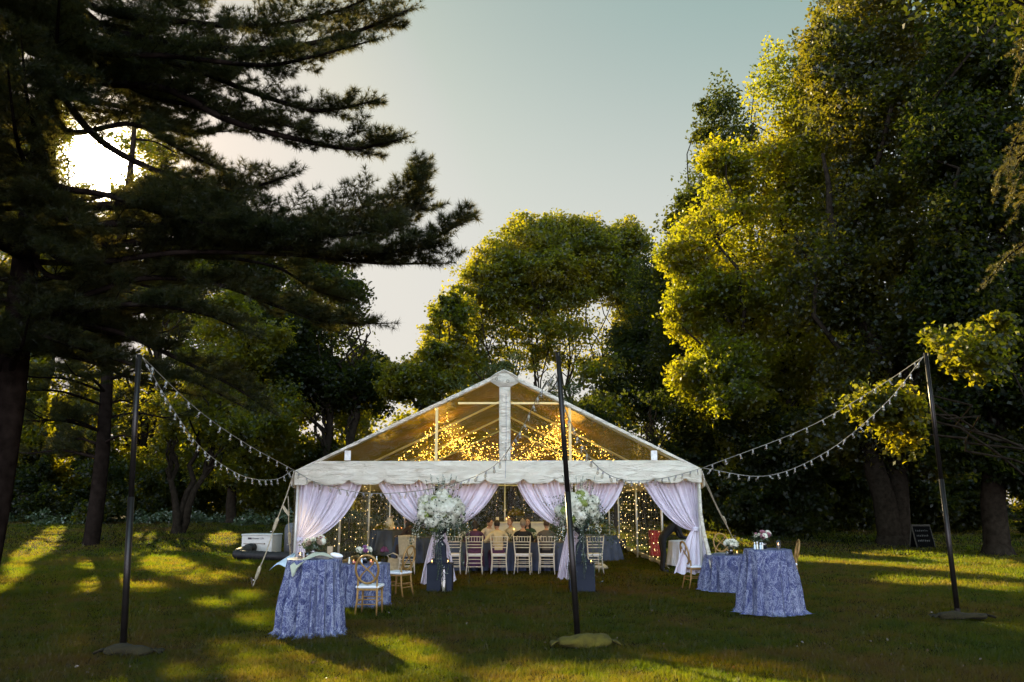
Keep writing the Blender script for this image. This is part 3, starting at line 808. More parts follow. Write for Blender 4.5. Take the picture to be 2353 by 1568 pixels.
# ------------------------------------------------------------------ lawn
def lawn_color(nt, lk, bright=1.0, trans=False):
    pos = nt.nodes.new('ShaderNodeNewGeometry').outputs['Position']
    n1 = noise(nt, 0.32, 4, 0.6, 0.4, vec=pos); n2 = noise(nt, 1.7, 4, 0.65, vec=pos); n3 = noise(nt, 14, 3, 0.6, vec=pos)
    a = N(nt, 'ShaderNodeMath', operation='MULTIPLY_ADD'); a.inputs[1].default_value = 0.5
    b = N(nt, 'ShaderNodeMath', operation='MULTIPLY_ADD'); b.inputs[1].default_value = 0.35
    c = N(nt, 'ShaderNodeMath', operation='MULTIPLY'); c.inputs[1].default_value = 0.2
    lk.new(n3.outputs['Fac'], c.inputs[0]); lk.new(c.outputs[0], b.inputs[2])
    lk.new(n2.outputs['Fac'], b.inputs[0]); lk.new(b.outputs[0], a.inputs[2]); lk.new(n1.outputs['Fac'], a.inputs[0])
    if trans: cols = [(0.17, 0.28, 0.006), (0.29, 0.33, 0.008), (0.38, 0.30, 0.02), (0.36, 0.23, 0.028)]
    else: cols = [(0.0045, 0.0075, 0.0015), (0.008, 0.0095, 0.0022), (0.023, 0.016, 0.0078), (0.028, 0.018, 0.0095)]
    cols = [tuple(x * bright for x in q) for q in cols]
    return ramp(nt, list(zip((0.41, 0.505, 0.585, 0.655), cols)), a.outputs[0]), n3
m, nt, nd, lk = new_mat('lawn')
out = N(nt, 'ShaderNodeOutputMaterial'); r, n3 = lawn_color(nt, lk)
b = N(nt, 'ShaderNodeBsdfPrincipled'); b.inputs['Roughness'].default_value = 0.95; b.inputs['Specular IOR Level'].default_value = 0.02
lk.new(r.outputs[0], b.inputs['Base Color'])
pos = nd.new('ShaderNodeNewGeometry').outputs['Position']
nb = noise(nt, 35, 4, 0.7, vec=pos); bp = N(nt, 'ShaderNodeBump'); bp.inputs['Strength'].default_value = 1.0; bp.inputs['Distance'].default_value = 0.06
lk.new(nb.outputs['Fac'], bp.inputs['Height']); lk.new(bp.outputs[0], b.inputs['Normal'])
lk.new(b.outputs[0], out.inputs['Surface'])
M_lawn = m
xs = np.unique(np.concatenate([np.linspace(-150, -40, 8), np.linspace(-40, 40, 161), np.linspace(40, 150, 8)]))
ys = np.unique(np.concatenate([np.linspace(-60, 6, 12), np.linspace(6, 60, 110), np.linspace(60, 160, 8)]))
X, Y = np.meshgrid(xs, ys)
Z = gz(X, Y)
me = bpy.data.meshes.new('lawn')
nx, ny = len(xs), len(ys)
fs = [(j*nx+i, j*nx+i+1, (j+1)*nx+i+1, (j+1)*nx+i) for j in range(ny-1) for i in range(nx-1)]
me.from_pydata(np.stack([X, Y, Z], -1).reshape(-1, 3).tolist(), [], fs)
me.polygons.foreach_set('use_smooth', [True] * len(fs)); me.materials.append(M_lawn); me.update()
tag(link('lawn', me), 'mown lawn of the clearing with green and dry brown patches', 'lawn', kind='structure')
# blades
m, nt, nd, lk = new_mat('grass_blades')
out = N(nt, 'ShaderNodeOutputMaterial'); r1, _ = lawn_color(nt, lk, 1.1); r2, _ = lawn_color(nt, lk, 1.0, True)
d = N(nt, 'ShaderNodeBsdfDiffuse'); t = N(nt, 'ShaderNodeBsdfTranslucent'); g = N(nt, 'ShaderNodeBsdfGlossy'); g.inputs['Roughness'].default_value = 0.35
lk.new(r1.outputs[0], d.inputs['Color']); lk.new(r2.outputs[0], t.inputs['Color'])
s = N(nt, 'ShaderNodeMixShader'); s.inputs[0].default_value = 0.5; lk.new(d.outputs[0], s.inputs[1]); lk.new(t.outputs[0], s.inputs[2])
s2 = N(nt, 'ShaderNodeMixShader'); s2.inputs[0].default_value = 0.015; lk.new(s.outputs[0], s2.inputs[1]); lk.new(g.outputs[0], s2.inputs[2])
lk.new(s2.outputs[0], out.inputs['Surface'])
M_blades = m
rs = np.random.RandomState(51)
Vs = []
for (y0, y1, n, h, w) in [(8.8, 11, 170000, 0.05, 0.007), (11, 14, 180000, 0.05, 0.008), (14, 19, 200000, 0.055, 0.011), (19, 28, 200000, 0.06, 0.017), (28, 46, 160000, 0.07, 0.03)]:
    y = np.sqrt(y0 * y0 + (y1 * y1 - y0 * y0) * rs.rand(n)); x = (rs.rand(n) * 2 - 1) * 0.70 * (y + 0.6)
    tuft = vnoise(x * 3.1, y * 3.1, 2) + 0.5 * vnoise(x * 9, y * 9, 5)
    hh = h * (0.55 + 0.7 * rs.rand(n)) * (1 + 0.45 * tuft) * (1 + 0.9 * (rs.rand(n) > 0.95))
    a = rs.rand(n) * 2 * PI
    lean = rs.normal(size=(n, 2)) * 0.55
    P = np.stack([x, y, gz(x, y) - 0.004], 1)
    sd = np.stack([np.cos(a), np.sin(a), np.zeros(n)], 1) * (w * (0.6 + 0.8 * rs.rand(n)))[:, None] * 0.5
    tip = P + np.stack([lean[:, 0], lean[:, 1], np.ones(n)], 1) * hh[:, None]
    Vs.append(np.stack([P - sd, P + sd, tip], 1).reshape(-1, 3))
tag(np_mesh('grass', np.concatenate(Vs), 3, M_blades), 'short grass blades over the lawn', 'grass', kind='stuff')
# fallen needles and leaves
rs = np.random.RandomState(52)
n = 800
y = 9 + 17 * rs.rand(n) ** 1.2; x = (rs.rand(n) * 2 - 1) * 0.68 * y
C = np.stack([x, y, gz(x, y) + 0.02 + 0.02 * rs.rand(n)], 1)
tag(np_mesh('fallen_leaves', leaf_quads(C, 0.025 + 0.03 * rs.rand(n), np.tile([0, 0, 1.0], (n, 1)), rs, droop=0), 4,
    leaf_mat('dry_leaves', [(0.05, 0.03, 0.012), (0.08, 0.05, 0.02), (0.12, 0.08, 0.04)], [(0.2, 0.1, 0.03), (0.3, 0.2, 0.06), (0.4, 0.3, 0.15)], 0.3, 0.05)),
    'dry fallen leaves scattered over the lawn', 'leaves', kind='stuff')
# ------------------------------------------------------------------ the frame tent
TY, TB = 18.1, 32.2                      # front and back of the tent
def T(px, py, dy=0.0): return at(px, py, TY + dy)
EL, ER = T(677, 1082), T(1612, 1077)     # eave corners
RG = T(1158, 853)                        # peak
XL, XR, XM, ZE, ZR = EL.x, ER.x, RG.x, EL.z, RG.z
def white_vinyl():
    m, nt, nd, lk = new_mat('white_vinyl')
    out = N(nt, 'ShaderNodeOutputMaterial'); b = N(nt, 'ShaderNodeBsdfPrincipled')
    n = noise(nt, 3, 5, 0.6); r = ramp(nt, [(0.3, (0.78, 0.72, 0.58)), (0.7, (0.88, 0.83, 0.70))], n.outputs['Fac'])
    lk.new(r.outputs[0], b.inputs['Base Color']); b.inputs['Roughness'].default_value = 0.38
    tc = nd.new('ShaderNodeTexCoord'); mp = N(nt, 'ShaderNodeMapping'); mp.inputs['Scale'].default_value = (1.2, 1, 5)
    lk.new(tc.outputs['Object'], mp.inputs['Vector'])
    n2 = noise(nt, 2.2, 5, 0.6, 0.8, vec=mp.outputs[0]); bp = N(nt, 'ShaderNodeBump'); bp.inputs['Strength'].default_value = 0.9; bp.inputs['Distance'].default_value = 0.12
    lk.new(n2.outputs['Fac'], bp.inputs['Height']); lk.new(bp.outputs[0], b.inputs['Normal'])
    t = N(nt, 'ShaderNodeBsdfTranslucent'); t.inputs['Color'].default_value = (0.75, 0.68, 0.5, 1)
    mx = N(nt, 'ShaderNodeMixShader'); mx.inputs[0].default_value = 0.22
    lk.new(b.outputs[0], mx.inputs[1]); lk.new(t.outputs[0], mx.inputs[2]); lk.new(mx.outputs[0], out.inputs['Surface'])
    return m
M_vinyl = white_vinyl()
M_alu = plain('white_aluminium', (0.62, 0.60, 0.55), 0.4, 0.3, 0.08)
M_clear = glassy('clear_vinyl', (0.90, 0.82, 0.58), 0.004, 0.05, bump=1.0, bscale=2.6, haze=0.0, hazecol=(0.7, 0.66, 0.5), stretch=(1, 1, 2.6), fr=0.14)
M_roof = glassy('clear_roof_glow_tint', (0.66, 0.47, 0.13), 0.01, 0.12, bump=0.5, bscale=2.0, haze=0.30, hazecol=(0.72, 0.42, 0.03), htrans=0.5, fr=0.08)  # clear roof, with the amber fairy-light glow put into its tint and haze
M_wallclear = glassy('clear_side_wall', (0.80, 0.80, 0.74), 0.02, 0.10, bump=0.6, bscale=2.0, haze=0.035, hazecol=(0.6, 0.58, 0.48), stretch=(2, 2, 0.5), fr=0.3)
tent = thing('frame_tent', 'white framed wedding tent with clear gable windows and scalloped valance', 'tent', (XM, TY, 0))
tb = lambda: MB(off=tent.location)
# gable fabric: white bands round two clear windows
A_, R_, B_ = T(677, 1082), T(1158, 852), T(1612, 1077)
a, b_, c, d = T(737, 1060), T(1126, 877), T(1147, 890), T(1147, 1059)
e, f, g, h = T(1173, 890), T(1193, 879), T(1173, 1059), T(1560, 1058)
mb = tb()
def sub(quad, n, mbx, wr=0.012, seed=0):
    p0, p1, p2, p3 = quad
    rows = []
    for j in range(4):
        v = j / 3; row = []
        for i in range(n + 1):
            u = i / n
            p = (p0.lerp(p1, u)).lerp(p3.lerp(p2, u), v)
            k = math.sin(PI * v)
            p = p + Vector((0, wr * k * (math.sin(u * n * 0.9 + seed) + 0.6 * math.sin(u * n * 2.1 + 2 * seed)), 0))
            row.append(p)
        rows.append(row)
    mbx.grid(rows)
sub((A_, R_, b_, a), 40, mb, 0.008)
sub((R_, B_, h, f), 40, mb, 0.008, 1)
mb.add([R_, f, e, c, b_], [(0, 1, 2, 3, 4)])
sub((c, d, g, e), 30, mb, 0.014, 3)
mb.build('gable_band', M_vinyl, tent, smooth=True, solid=0.006)
mb = tb()
RM = T(1158, 851, -0.02)
mb.tube([T(1128, 868, -.012), T(1142, 858, -.012), RM, T(1174, 858, -.012), T(1190, 868, -.012)], 0.02, 6)
mb.build('peak_cap', M_vinyl, tent, smooth=True)
for q in ((1141, 871), (1167, 876)):
    mb = tb(); p = T(*q, -0.02)
    mb.tube([p + Vector((0.028 * math.cos(t), 0, 0.028 * math.sin(t))) for t in np.linspace(0, 2 * PI, 13)[:-1]], 0.007, 5, closed=True)
    mb.build('grommet', plain('grommet_brass', (0.3, 0.27, 0.2), 0.35, 0.8), tent)
dy = Vector((0, 0.02, 0))
for poly in ((a, d, c, b_), (g, h, f, e)):
    mb = tb(); p0, p1, p2, p3 = [p + dy for p in poly]
    rows = []
    for j in range(13):
        v = j / 12
        rows.append([(p0.lerp(p1, u / 16)).lerp(p3.lerp(p2, u / 16), v) + Vector((0, 0.014 * math.sin(u * 1.1 + j * 0.8) * math.sin(PI * u / 16), 0)) for u in range(17)])
    mb.grid(rows); mb.build('gable_window', M_clear, tent, smooth=True)
for (px, y0, y1) in ((1004, 937, 1060), (1309, 937, 1059)):
    mb = tb(); p, q = T(px, y0, 0.05), T(px, y1, 0.05)
    mb.box((p.x - 0.03, p.y, q.z - 0.1), (p.x + 0.03, p.y + 0.05, p.z)); mb.build('gable_upright', M_alu, tent)
for (x0, x1) in ((1052, 1146), (1174, 1287)):
    mb = tb(); p, q = T(x0, 926, 0.05), T(x1, 926, 0.05)
    mb.box((p.x, p.y + 0.055, p.z - 0.022), (q.x, p.y + 0.1, p.z + 0.022)); mb.build('gable_crossbar', M_alu, tent)
for q in ((799, 1047), (1503, 1047)):
    mb = tb(); p = T(*q, -0.012); mb.box((p.x - 0.07, p.y - 0.004, p.z - 0.11), (p.x + 0.07, p.y, p.z + 0.11)); mb.build('label_patch', plain('white_patch', (0.7, 0.69, 0.65), 0.5), tent, bevel=0.003)
# valance
CUSP = [718, 802, 883, 963, 1042, 1115, 1202, 1274, 1353, 1428, 1502, 1574]
def top_y(x):
    if x < 737: return 1082 - (x - 677) / 60 * 22
    if x > 1560: return 1058 + (x - 1560) / 52 * 19
    return 1060 - 2 * (x - 737) / 823
def bot_y(x):
    yb = 1115 - 5.0 * (x - 677) / 935
    k = min(CUSP, key=lambda q: abs(q - x)); dxx = abs(x - k)
    yb += 0.0 - max(0.0, 1 - dxx / 15.0) ** 1.2 * 11
    j = (x - 677) / 80
    return yb
mb = tb(); rows = []
xs_ = np.linspace(677, 1612, 281)
for j in range(11):
    v = j / 10; row = []
    for x in xs_:
        y = top_y(x) * (1 - v) + bot_y(x) * v
        p = T(x, y)
        wr = 0.016 * math.sin(x * 0.031 + 4.1 * v + 2 * math.sin(x * 0.011)) + 0.012 * math.sin(x * 0.073 - 7 * v) + 0.008 * math.sin(x * 0.16 + 9 * v)
        cus = min(abs(x - k) for k in CUSP)
        wr += 0.03 * v * v * math.cos(PI * min(cus, 40) / 40)
        edge = min(1, (x - 677) / 20, (1612 - x) / 20)
        row.append(p + Vector((0, (wr - 0.01) * edge * (0.25 + 0.75 * math.sin(PI * min(v, 0.8))) - 0.05 * v, 0)))
    rows.append(row)
mb.grid(rows); mb.build('valance', M_vinyl, tent, smooth=True, solid=0.005)
for side, x in ((-1, XL), (1, XR)):
    mb = tb(); rows = []
    for j in range(6):
        v = j / 5
        rows.append([Vector((x + side * (0.02 + 0.04 * v + 0.015 * math.sin(i * 0.7 + 3 * v)), TY + (TB - TY) * i / 60, ZE - v * (0.34 + (0.05 if i % 4 else 0.0)))) for i in range(61)])
    mb.grid(rows); mb.build('side_valance', M_vinyl, tent, smooth=True, solid=0.005)
mb = tb()
mb.tube([T(1163, 905, -0.022), T(1163, 1000, -0.022), T(1161, 1110, -0.06)], 0.006, 5); mb.build('lacing_cord', plain('grey_cord', (0.3, 0.3, 0.32), 0.7), tent)
# frame, roof, walls
nb_ = 4
ybay = [TY + 0.12 + (TB - TY - 0.2) * i / (nb_ - 1) for i in range(nb_)]
for y in ybay:
    for x in (XL + 0.06, XR - 0.06):
        mb = tb(); mb.tube([(x, y, 0), (x, y, ZE)], 0.032, 10); mb.build('leg', M_alu, tent, smooth=True)
        mb = tb(); mb.box((x - 0.1, y - 0.1, 0), (x + 0.1, y + 0.1, 0.02)); mb.build('foot_plate', M_alu, tent)
    for s, x in ((1, XL + 0.06), (-1, XR - 0.06)):
        mb = tb(); mb.tube([(x, y, ZE - 0.02), (XM, y, ZR - 0.06)], 0.032, 8); mb.build('rafter', M_alu, tent, smooth=True)
for (px) in (1006, 1311):
    p = T(px, 1300); mb = tb(); mb.tube([(p.x, TY + 0.3, 0), (p.x, TY + 0.3, ZE)], 0.03, 10); mb.build('leg', M_alu, tent, smooth=True)
for (x, z) in ((XL + 0.06, ZE - 0.06), (XR - 0.06, ZE - 0.06), (XM, ZR - 0.1)):
    mb = tb(); mb.tube([(x, TY + 0.1, z), (x, TB - 0.1, z)], 0.03, 8); mb.build('purlin', M_alu, tent, smooth=True)
for y in (TY + 0.16, TB - 0.12):
    mb = tb(); mb.tube([(XL + 0.1, y, ZE - 0.1), (XR - 0.1, y, ZE - 0.1)], 0.03, 8); mb.build('eave_beam', M_alu, tent, smooth=True)
for s, x in ((-1, XL), (1, XR)):
    mb = tb(); rows = []
    for j in range(13):
        v = j / 12
        rows.append([Vector((x + (XM - x) * v, TY + 0.03 + (TB - TY - 0.03) * i / 40, ZE + (ZR - ZE) * v - 0.05 * math.sin(PI * v) * abs(math.sin(PI * i * 3 / 40)) + 0.008 * math.sin(i * 1.7 + j * 2.3))) for i in range(41)])
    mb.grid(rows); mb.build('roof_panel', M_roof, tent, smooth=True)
    yw = TY + 0.05 if s < 0 else 22.9      # the right wall is drawn back beside the side table
    mb = tb(); W = []
    for j in range(7):
        v = j / 6
        W.append([Vector((x + s * (0.0 + 0.03 * math.sin(i * 0.9) * math.sin(PI * v)), yw + (TB - yw) * i / 60, (ZE - 0.03) * (1 - v) + 0.22 * v)) for i in range(61)])
    mb.grid(W); mb.build('clear_wall', M_wallclear, tent, smooth=True)
    mb = tb(); W = []
    for j in range(4):
        v = j / 3
        W.append([Vector((x + s * (0.0 + 0.03 * math.sin(i * 0.9) * (1 - v) * 0 + 0.12 * v * (1 + 0.4 * math.sin(i * 0.6))), yw + (TB - yw) * i / 60, 0.22 * (1 - v) + 0.03 * v)) for i in range(61)])
    mb.grid(W); mb.build('wall_hem', M_vinyl, tent, smooth=True, solid=0.004)
mb = tb(); rows = []
for j in range(8):
    v = j / 7
    rows.append([Vector((XL + (XR - XL) * i / 50, TB + 0.03 * math.sin(i * 0.8) * math.sin(PI * v), 0.25 + (ZE - 0.25) * v)) for i in range(51)])
mb.grid(rows); mb.build('clear_wall', M_wallclear, tent, smooth=True)
mb = tb(); mb.add([(XL, TB, ZE), (XR, TB, ZE), (XM, TB, ZR)], [(0, 1, 2)]); mb.build('back_gable', M_roof, tent)
mb = tb(); rows = []
for j in range(3):
    rows.append([Vector((XL + (XR - XL) * i / 50, TB - 0.03 - 0.1 * j / 2 * (1 + 0.5 * math.sin(i * 0.9)), 0.26 - 0.11 * j)) for i in range(51)])
mb.grid(rows); mb.build('wall_hem', M_vinyl, tent, smooth=True, solid=0.004)
for px in (930, 1160, 1400):
    p = at(px, 1200, TB - 0.15); mb = tb(); mb.tube([(p.x, TB - 0.15, 0), (p.x, TB - 0.15, ZE + (ZR - ZE) * (1 - abs(p.x - XM) / (XR - XM)) * 0.0)], 0.028, 8); mb.build('leg', M_alu, tent, smooth=True)

# guy ropes with ratchet straps
M_rope = plain('strap_webbing', (0.42, 0.36, 0.24), 0.8, var=0.3, bump=0.4, bscale=90)
M_steel = plain('rusty_steel', (0.12, 0.09, 0.07), 0.5, 0.7, 0.4)
M_chrome = plain('bright_steel', (0.7, 0.68, 0.62), 0.25, 0.9, 0.1)
def guy(label, p0, p1, straps=(), flap=None, extra=None):
    p0, p1 = Vector(p0), Vector(p1)
    o = thing('guy_rope', label, 'tent guy', p1, group='guy ropes of the tent')
    mb = MB(off=p1); mb.tube([p0.lerp(p1, i / 6) + Vector((0.01 * math.sin(i * 2.0), 0, -0.03 * math.sin(PI * i / 6))) for i in range(7)], 0.013, 6)
    if extra: mb.tube([Vector(extra[0]), Vector(extra[0]).lerp(Vector(extra[1]), 0.5) - Vector((0, 0, 0.05)), Vector(extra[1])], 0.010, 6)
    mb.build('strap', M_rope, o)
    for t in straps:
        c = p0.lerp(p1, t); d_ = (p1 - p0).normalized()
        mb = MB(off=p1); mb.tube([c - d_ * 0.16, c - d_ * 0.12, c + d_ * 0.12, c + d_ * 0.16], [0.015, 0.04, 0.035, 0.015], 8); k = mb.build('ratchet', M_rope, o, smooth=True)
        mb = MB(off=p1); mb.ball(c + d_ * 0.17 + Vector((-0.03, -0.03, 0)), 0.022, 8, 5); mb.build('buckle', M_chrome, k, smooth=True)
    if flap:
        c = p0.lerp(p1, flap); mb = MB(off=p1)
        mb.grid([[c + Vector((0.02, 0, 0)), c + Vector((0.10, -0.01, -0.10)), c + Vector((0.17, 0, -0.22))], [c + Vector((-0.01, 0.01, -0.05)), c + Vector((0.05, 0, -0.15)), c + Vector((0.14, 0.01, -0.25))]])
        mb.build('strap_end', M_rope, o, solid=0.004)
    mb = MB(off=p1)
    dn = Vector(((p1.x - p0.x) * 0.05, 0, -0.3))
    mb.tube([p1 + Vector((-0.03, 0, 0.20)) , p1 + Vector((0, 0, -0.02))], [0.018, 0.016], 8); mb.ball(p1 + Vector((-0.035, 0, 0.21)), (0.036, 0.036, 0.02), 8, 5)
    mb.build('stake', M_steel, o, smooth=True)
    return o
guy('long ratchet strap from the front left tent corner to a stake in the grass', T(671, 1100), gnd(580, 1352), (0.42, 0.86), 0.24)
guy('shorter strap behind the long one, staked by the blue plastic', at(662, 1140, 21), gnd(668, 1330), (0.52,))
guy('pair of slack pale ropes off the right tent corner', T(1614, 1092), at(1692, 1252, 20.5), (0.62,), None, (T(1614, 1097), at(1686, 1240, 20.3)))
mb = MB(); q0 = T(1607, 1112, -.1)
for (dx,) in ((0.0,),):
    pts = [T(1607, 1112, -.05), T(1610, 1180, -.05), T(1617, 1225, -.08), T(1637, 1305, -.4)]
    mb.tube(pts, [0.03, 0.04, 0.045, 0.05], 7)
tag(mb.build('rolled_wall', M_vinyl, None, smooth=True), 'rolled cream tent wall strap slanting down the right corner post', 'tent wall')
mb = MB(); q = gnd(650, 1330) ; q.y = 17.6
pl = [at(676, 1275, 17.6), at(662, 1288, 17.5), at(648, 1300, 17.4), at(640, 1312, 17.3)]
rows = []
for i, p in enumerate(pl):
    w = 0.05 + 0.05 * i
    rows.append([p + Vector((-w + 2 * w * k / 6, 0.05 * math.sin(k * 2.2 + i), 0.10 * math.sin(PI * k / 6) * (0.4 + 0.3 * i))) for k in range(7)])
mb.grid(rows)
tag(mb.build('plastic_sheet', plain('blue_plastic', (0.45, 0.56, 0.62), 0.25, var=0.15), None, smooth=True, solid=0.004), 'bunched pale blue plastic sheeting at the left tent corner', 'plastic sheet')

# ------------------------------------------------------------------ curtains
def sheer():
    m, nt, nd, lk = new_mat('sheer_white_cloth')
    out = N(nt, 'ShaderNodeOutputMaterial')
    n = noise(nt, 5, 3); r = ramp(nt, [(0.3, (0.72, 0.68, 0.80)), (0.7, (0.84, 0.80, 0.90))], n.outputs['Fac'])
    d = N(nt, 'ShaderNodeBsdfDiffuse'); t = N(nt, 'ShaderNodeBsdfTranslucent')
    lk.new(r.outputs[0], d.inputs['Color']); t.inputs['Color'].default_value = (0.85, 0.78, 0.74, 1)
    n2 = noise(nt, 90, 2); bp = N(nt, 'ShaderNodeBump'); bp.inputs['Strength'].default_value = 0.15; bp.inputs['Distance'].default_value = 0.01
    lk.new(n2.outputs['Fac'], bp.inputs['Height']); lk.new(bp.outputs[0], d.inputs['Normal'])
    mx = N(nt, 'ShaderNodeMixShader'); mx.inputs[0].default_value = 0.25
    lk.new(d.outputs[0], mx.inputs[1]); lk.new(t.outputs[0], mx.inputs[2]); lk.new(mx.outputs[0], out.inputs['Surface'])
    return m
M_sheer = sheer()
def curtain(label, top0, top1, tie, ctrl0, ctrl1, tail, Y, folds=11, seed=0, tiew=7, dyt=0.0):
    """top0: survey point of the fixed side, top1: of the free edge; tie; tail: (x0, x1, y)"""
    rs = np.random.RandomState(seed)
    root = thing('curtain', label, 'curtain', at(*tie, Y), group='tied-back curtains along the tent front')
    ph = rs.rand(6) * 6
    def fold(u, amp):
        w = u + 0.03 * math.sin(u * 9 + ph[0]) + 0.02 * math.sin(u * 23 + ph[1])
        s = math.sin(2 * PI * folds * w + ph[2]); s2 = math.sin(2 * PI * folds * 1.7 * w + ph[3])
        return amp * (math.copysign(abs(s) ** 0.7, s) + 0.45 * s2)
    nu, nv = 150, 40
    P0, P1, K = at(*top0, Y), at(*top1, Y), at(*tie, Y)
    C0, C1 = at(*ctrl0, Y), at(*ctrl1, Y)
    tw = tiew / FPX * Y
    mb = MB(off=root.location); rows = []
    sgn = 1 if P1.x > P0.x else -1
    for j in range(nv + 1):
        v = j / nv; row = []
        for i in range(nu + 1):
            u = i / nu
            ue = u ** 1.15
            t = P0.lerp(P1, u); c = C0.lerp(C1, ue)
            k = K + Vector((sgn * tw * (u - 0.5) * 0.9, 0, -tw * 0.5 * (u - 0.5)))
            p = t * (1 - v) ** 2 + c * 2 * v * (1 - v) + k * v * v
            amp = 0.045 * (1 - v) ** 0.8 + 0.03 * v * (1 - v) + 0.008
            p = p + Vector((0, fold(u + 0.03 * v * math.sin(5 * u + ph[4]), amp) - 0.10 * math.sin(PI * v) * u, 0.3 * fold(u, amp) * v * (1 - v)))
            row.append(p)
        rows.append(row)
    mb.grid(rows); mb.build('drape', M_sheer, root, smooth=True)
    mb = MB(off=root.location); rows = []
    x0, x1, yb = tail
    for j in range(31):
        v = j / 30; row = []
        for i in range(91):
            u = i / 90
            a_ = K + Vector((tw * (u - 0.5), 0, 0)); b2 = at(x0 + (x1 - x0) * u, yb, Y + dyt); b2.z = max(b2.z, 0.02)
            s = v ** 0.75
            p = a_.lerp(b2, v); p.x = a_.x + (b2.x - a_.x) * s
            am = 0.012 + 0.05 * v
            w = u + 0.04 * math.sin(u * 8 + ph[4])
            p = p + Vector((0, am * math.sin(2 * PI * 4.5 * w + ph[5]) + 0.4 * am * math.sin(2 * PI * 9 * w), 0.02 * v * math.sin(u * 20) * (v > 0.9)))
            row.append(p)
        rows.append(row)
    mb.grid(rows); mb.build('tail', M_sheer, root, smooth=True)
    mb = MB(off=root.location); mb.lathe([(tw * 0.42, -0.05), (tw * 0.5, -0.02), (tw * 0.5, 0.02), (tw * 0.42, 0.05)], K, 14)
    mb.build('tie_band', M_sheer, root, smooth=True)
    return root
CY = TY + 0.22
curtain('curtain swept back to the left corner post, its hem glowing in the sun', (683, 1108), (836, 1106), (687, 1240), (686, 1180), (792, 1228), (664, 712, 1342), CY, 12, 1, 16)
curtain('curtain sweeping right into the left flower urn, second from the left corner', (1000, 1104), (864, 1104), (1006, 1216), (1000, 1170), (915, 1205), (965, 1010, 1342), CY, 10, 2, 14)
curtain('curtain sweeping left into the left flower urn from the tent centre', (1006, 1104), (1152, 1104), (1012, 1214), (1012, 1170), (1105, 1205), (1010, 1048, 1335), CY + 0.05, 10, 3, 14)
curtain('curtain sweeping right behind the leaning centre pole and right flower urn', (1316, 1104), (1184, 1104), (1314, 1212), (1314, 1170), (1222, 1205), (1280, 1322, 1330), CY, 10, 4, 14)
curtain('curtain sweeping left into the right flower urn, second from the right corner', (1320, 1104), (1436, 1104), (1322, 1212), (1326, 1170), (1410, 1190), (1318, 1345, 1325), CY + 0.05, 10, 5, 14)
curtain('curtain swept back to the right corner post beside the white side table', (1606, 1104), (1474, 1106), (1600, 1216), (1602, 1170), (1530, 1214), (1548, 1634, 1318), CY, 12, 6, 16)
# ------------------------------------------------------------------ materials of the furniture
M_gold = plain('gold_wood', (0.30, 0.17, 0.05), 0.38, 0.25, 0.2, 20, spec=0.5)
M_cream = plain('cream_paint', (0.66, 0.60, 0.48), 0.45, 0.0, 0.1)
M_pad = plain('white_pad', (0.78, 0.79, 0.82), 0.8, var=0.05, bump=0.2)
M_black = plain('black_paint', (0.010, 0.010, 0.011), 0.45, 0.2, 0.4)
M_dark = M_dark
def blue_cloth():
    m, nt, nd, lk = new_mat('blue_swirl_linen')
    out = N(nt, 'ShaderNodeOutputMaterial'); b = N(nt, 'ShaderNodeBsdfPrincipled')
    tc = nd.new('ShaderNodeTexCoord'); mp = N(nt, 'ShaderNodeMapping'); mp.inputs['Scale'].default_value = (1, 1, 0.55)
    lk.new(tc.outputs['Object'], mp.inputs['Vector'])
    n1 = noise(nt, 5, 6, 0.7, 2.6, vec=mp.outputs[0])
    r1 = ramp(nt, [(0.40, (0.020, 0.026, 0.10)), (0.475, (0.04, 0.05, 0.16)), (0.505, (0.34, 0.36, 0.44)), (0.535, (0.055, 0.065, 0.17)), (0.62, (0.025, 0.03, 0.11)), (0.66, (0.30, 0.31, 0.40)), (0.72, (0.045, 0.055, 0.16))], n1.outputs['Fac'])
    n2 = noise(nt, 13, 5, 0.7, 3.5, vec=mp.outputs[0])
    r2 = ramp(nt, [(0.46, (0, 0, 0)), (0.5, (1, 1, 1)), (0.54, (0, 0, 0))], n2.outputs['Fac'])
    mx = N(nt, 'ShaderNodeMixRGB'); mx.inputs[2].default_value = (0.44, 0.46, 0.52, 1)
    f = N(nt, 'ShaderNodeMath', operation='MULTIPLY'); f.inputs[1].default_value = 0.42
    lk.new(r2.outputs[0], f.inputs[0]); lk.new(f.outputs[0], mx.inputs[0]); lk.new(r1.outputs[0], mx.inputs[1])
    lk.new(mx.outputs[0], b.inputs['Base Color']); b.inputs['Roughness'].default_value = 0.5
    b.inputs['Specular IOR Level'].default_value = 0.08
    bp = N(nt, 'ShaderNodeBump'); bp.inputs['Strength'].default_value = 0.35; bp.inputs['Distance'].default_value = 0.01
    lk.new(n2.outputs['Fac'], bp.inputs['Height']); lk.new(bp.outputs[0], b.inputs['Normal'])
    t = N(nt, 'ShaderNodeBsdfTranslucent'); t.inputs['Color'].default_value = (0.2, 0.21, 0.28, 1)
    ms = N(nt, 'ShaderNodeMixShader'); ms.inputs[0].default_value = 0.12
    lk.new(b.outputs[0], ms.inputs[1]); lk.new(t.outputs[0], ms.inputs[2]); lk.new(ms.outputs[0], out.inputs['Surface'])
    return m
M_blue = blue_cloth()
M_slate = plain('slate_satin', (0.025, 0.03, 0.045), 0.45, var=0.3, scale=4, sheen=0.3)
M_bluegrey = plain('blue_grey_linen', (0.045, 0.06, 0.11), 0.6, var=0.25, scale=5)
M_white = plain('white_linen', (0.70, 0.70, 0.76), 0.8, var=0.06, trans=0.15)
M_wood = plain('plywood', (0.30, 0.2, 0.11), 0.6)

